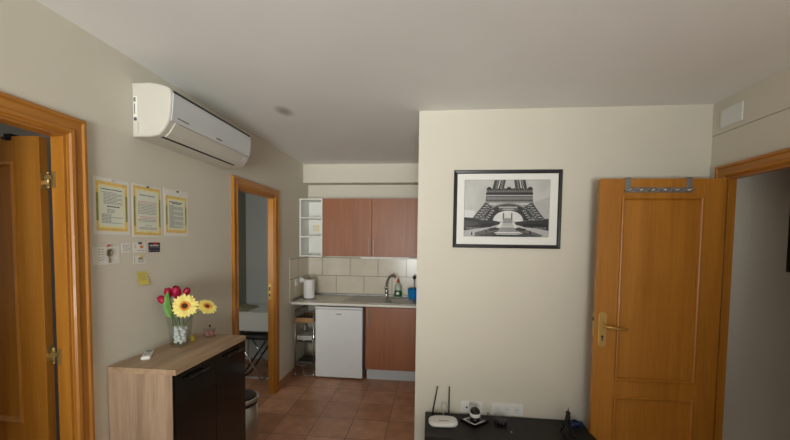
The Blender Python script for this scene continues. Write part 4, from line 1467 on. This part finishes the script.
# sockets on the picture wall
def socket_row(x0, n, label, holes=True):
    wd = 0.016 + n * 0.071
    t = thing('socket_plate', (x0 + wd / 2, B, 0.332), label, 'socket')
    MB().box(x0, x0 + wd, B - 0.009, B, 0.334, 0.426, 0.003).build('plate', 'white_plastic', t)
    for k_ in range(n):
        cx = x0 + 0.008 + 0.0355 + k_ * 0.071
        i_ = MB().box(cx - 0.029, cx + 0.029, B - 0.0115, B - 0.008, 0.351, 0.409, 0.0015)
        ins = i_.build('insert', 'white_matte', t)
        Mx = Matrix.Translation((cx, B - 0.0115, 0.380)) @ Matrix.Rotation(PI / 2, 4, 'X')
        if holes:
            MB().tube([(cx + 0.021 * math.cos(2 * PI * q / 24), B - 0.0115, 0.380 + 0.021 * math.sin(2 * PI * q / 24)) for q in range(24)], 0.0025, closed=True, seg=6).build('rim', 'white_plastic', ins)
            hm = MB()
            for dx in (-0.0095, 0.0095):
                hm.lathe([(0, 0), (0.0036, 0), (0.0036, 0.0012), (0, 0.0012)], seg=10, M=Matrix.Translation((cx + dx, B - 0.0112, 0.380)) @ Matrix.Rotation(PI / 2, 4, 'X'))
            hm.box(cx - 0.004, cx + 0.004, B - 0.0126, B - 0.0112, 0.396, 0.401).box(cx - 0.004, cx + 0.004, B - 0.0126, B - 0.0112, 0.359, 0.364)
            hm.build('contact', 'grey_mark', ins)
        else:
            MB().lathe([(0, 0), (0.008, 0), (0.006, 0.004), (0, 0.004)], seg=14, M=Mx).build('contact', 'ink_dark', ins)
    return t


socket_row(0.244, 2, 'white double aerial socket plate on the wall behind the little camera', False)
socket_row(0.470, 3, 'white triple power socket plate on the wall above the black adapter')

# router
rt = thing('router', (0.107, 2.500, TZ), 'white router with two black antennas on the low black bench', 'router', None, math.radians(4))


def sup(w_, d, e=3.2, n=40):
    out = []
    for k_ in range(n):
        a = 2 * PI * k_ / n
        c, s = math.cos(a), math.sin(a)
        out.append((w_ * math.copysign(abs(c) ** (2 / e), c), d * math.copysign(abs(s) ** (2 / e), s)))
    return out


bmr = MB()
secs = [(0.92, 0.003), (1.0, 0.010), (1.0, 0.020), (0.94, 0.028), (0.80, 0.031)]
rgs = [[(x, y, z) for x, y in sup(0.102 * k_, 0.066 * k_)] for k_, z in secs]
for P, Q in zip(rgs[:-1], rgs[1:]):
    for k_ in range(len(P)):
        bmr.poly([P[k_], P[(k_ + 1) % len(P)], Q[(k_ + 1) % len(P)], Q[k_]])
bmr.poly(rgs[0][::-1])
bmr.poly(rgs[-1])
bmesh.ops.remove_doubles(bmr.bm, verts=list(bmr.bm.verts), dist=1e-6)
for f in bmr.bm.faces:
    f.smooth = len(f.verts) == 4
bmr.build('case', 'white_plastic', rt, local=True)
MB().box(-0.088, 0.088, -0.055, 0.055, 0.0, 0.004, 0.0015).build('base', 'grey_mark', rt, local=True)
MB().prism([(-0.036, -0.026), (0.040, -0.026), (0.034, -0.018), (-0.030, -0.018)], 'z', 0.0305, 0.0318).build('emblem', 'grey_mark', rt, local=True)
for x, lx in ((-0.070, 0.035), (0.050, 0.0)):
    MB().tube([(x, 0.066, 0.018), (x, 0.078, 0.022)], 0.008).tube([(x, 0.078, 0.016), (x + lx * 0.1, 0.080, 0.05), (x + lx, 0.082, 0.235)], [0.0065, 0.006, 0.0045]).build('antenna', 'black_plastic', rt, local=True)
tag(MB().tube(bez((0.118, 2.580, 0.345), (0.085, 2.63, 0.40), (0.105, 2.65, 0.415), 8) + bez((0.105, 2.65, 0.415), (0.15, 2.655, 0.42), (0.140, 2.65, 0.334), 8)[1:], 0.0028, seg=7).build('router_cable', 'cable_grey', base=(0.12, 2.6, TZ)),
    'thin pale cable looping up behind the white router', 'cable')

# little camera in its cradle
wcam = thing('desk_camera', (0.330, 2.535, TZ), 'small black camera with a white ring on a dark square base', 'camera')
Mq = Matrix.Translation((0.330, 2.535, TZ))
dm = [(-0.098, 0.018), (-0.005, -0.078), (0.104, 0.020), (0.010, 0.085)]
wb_ = MB()
wb_.prism([(0.33 + x, 2.535 + y) for x, y in dm], 'z', TZ + 0.001, TZ + 0.016, bev=0.005)
cbase = wb_.build('base', 'black_gloss_plastic', wcam)
st = MB()


def edge_strip(a, b, f0, f1, inset):
    a, b = Vector(a), Vector(b)
    d = (b - a)
    n = Vector((-d.y, d.x)).normalized()
    if n.dot(-(a + b) / 2) < 0:
        n = -n
    p, q = a + d * f0 + n * inset, a + d * f1 + n * inset
    st.prism([(0.33 + v.x, 2.535 + v.y) for v in (p, q, q + n * 0.007, p + n * 0.007)], 'z', TZ + 0.0155, TZ + 0.0175)


edge_strip(dm[0], dm[1], 0.12, 0.88, 0.012)
edge_strip(dm[1], dm[2], 0.12, 0.80, 0.012)
edge_strip(dm[3], dm[0], 0.45, 0.85, 0.012)
st.build('trim_line', 'white_plastic', cbase)
MB().lathe([(0, 0.015), (0.036, 0.015), (0.033, 0.03), (0.030, 0.055), (0, 0.055)], (0.333, 2.535, TZ), 24).build('stem', 'black_gloss_plastic', wcam)
MB().lathe([(0.030, 0.050), (0.036, 0.052), (0.037, 0.060), (0.036, 0.072), (0.033, 0.076), (0, 0.076)], (0.333, 2.535, TZ), 24).build('ring', 'white_plastic', wcam)
Mh = Matrix.Translation((0.333, 2.528, TZ + 0.112)) @ Matrix.Rotation(math.radians(60), 4, 'X')
hm = MB().lathe([(0.031, 0.075), (0.034, 0.080), (0.034, 0.094), (0.030, 0.100), (0.022, 0.098), (0, 0.096)], (0.333, 2.535, TZ), 24).build('head', 'black_plastic', wcam)
MB().lathe([(0, 0.026), (0.014, 0.026), (0.018, 0.030), (0.016, 0.035), (0.009, 0.032), (0, 0.031)], seg=20, M=Matrix.Translation((0.333, 2.535, TZ + 0.0665))).build('lens', 'black_gloss_plastic', hm)

# adapter with its lead
ad = thing('power_adapter', (0.515, 2.545, TZ), 'black power adapter lying on the low bench below the triple socket', 'adapter', None, math.radians(-14))
MB().box(-0.045, 0.045, -0.022, 0.022, 0.001, 0.040, 0.006, seg=3).build('body', 'black_plastic', ad, local=True)
MB().box(-0.018, 0.034, -0.030, -0.018, 0.008, 0.034, 0.005).build('plug_face', 'black_plastic', ad, local=True)
for x in (0.0, 0.019):
    MB().tube([(x, -0.030, 0.021), (x, -0.045, 0.021)], 0.0023, seg=8).build('prong', 'steel', ad, local=True)
tag(MB().tube(bez((0.475, 2.560, 0.352), (0.43, 2.60, 0.385), (0.435, 2.62, 0.375), 8) + bez((0.435, 2.62, 0.375), (0.425, 2.58, 0.335), (0.445, 2.53, 0.334), 6)[1:], 0.0026, seg=7).build('adapter_lead', 'black_plastic', base=(0.44, 2.6, TZ)),
    'black lead looping between the adapter and the little camera', 'cable')

# tower figurine
EX, EY = 0.935, 2.455
et = thing('tower_figurine', (EX, EY, TZ), 'dark metal lattice tower figurine at the right end of the bench', 'figurine')
ft = MB()


def half(z):
    t = z / 0.185
    return 0.028 * (1 - t) ** 2.2 + 0.0062


for sx in (-1, 1):
    for sy in (-1, 1):
        pts = [(EX + sx * half(z), EY + sy * half(z), TZ + z) for z in [0.006 + 0.152 * k_ / 12 for k_ in range(13)]]
        MB().tube(pts, [0.006 - 0.003 * k_ / 12 for k_ in range(13)], seg=6).build('leg', 'tower_metal', et)
lat = MB()
for k_ in range(8):
    za, zb = 0.048 + k_ * 0.013, 0.061 + k_ * 0.013
    ha, hb = half(za), half(zb)
    cs4 = [(-1, -1), (1, -1), (1, 1), (-1, 1)]
    for q in range(4):
        a, b = cs4[q], cs4[(q + 1) % 4]
        lat.tube([(EX + a[0] * ha, EY + a[1] * ha, TZ + za), (EX + b[0] * hb, EY + b[1] * hb, TZ + zb)], 0.0014, seg=5)
        lat.tube([(EX + b[0] * ha, EY + b[1] * ha, TZ + za), (EX + a[0] * hb, EY + a[1] * hb, TZ + zb)], 0.0014, seg=5)
lat.build('lattice', 'tower_metal', et)
for z, k_ in ((0.040, 1.18), (0.078, 1.25), (0.150, 1.9)):
    h_ = half(z) * k_ + 0.001
    MB().box(EX - h_, EX + h_, EY - h_, EY + h_, TZ + z, TZ + z + 0.005, 0.001).build('platform', 'tower_metal', et)
MB().lathe([(0.005, 0.155), (0.0055, 0.165), (0.003, 0.170), (0.002, 0.185), (0, 0.192)], (EX, EY, TZ), 10).build('spire', 'tower_metal', et)
for sx in (-1, 1):
    MB().box(EX + sx * 0.033 - 0.009, EX + sx * 0.033 + 0.009, EY - 0.042, EY + 0.042, TZ + 0.0005, TZ + 0.008, 0.001).build('foot', 'tower_metal', et)

# glossy blue coil
co_ = MB()
rr = random.Random(3)
for L_ in range(3):
    cx, cy = 1.005 + L_ * 0.016, 2.585 - L_ * 0.010
    co_.tube([(cx + (0.046 - 0.008 * L_) * math.cos(2 * PI * k_ / 28), cy + (0.036 - 0.006 * L_) * math.sin(2 * PI * k_ / 28), TZ + 0.010 + L_ * 0.011 + 0.004 * math.sin(6 * PI * k_ / 28 + L_)) for k_ in range(28)], [0.0085 + 0.0015 * (k_ % 2) for k_ in range(28)], closed=True, seg=8)
tag(co_.build('blue_band', 'blue_gloss', base=(1.0, 2.59, TZ)), 'shiny blue coiled band behind the tower figurine', 'band')
tag(MB().ball((0.565, 2.435, TZ + 0.004), 0.005, sc=(1.2, 1, 0.7)).build('small_bead', 'pale_bead', base=(0.565, 2.435, TZ)), 'tiny pale bead on the black bench top', 'bead')
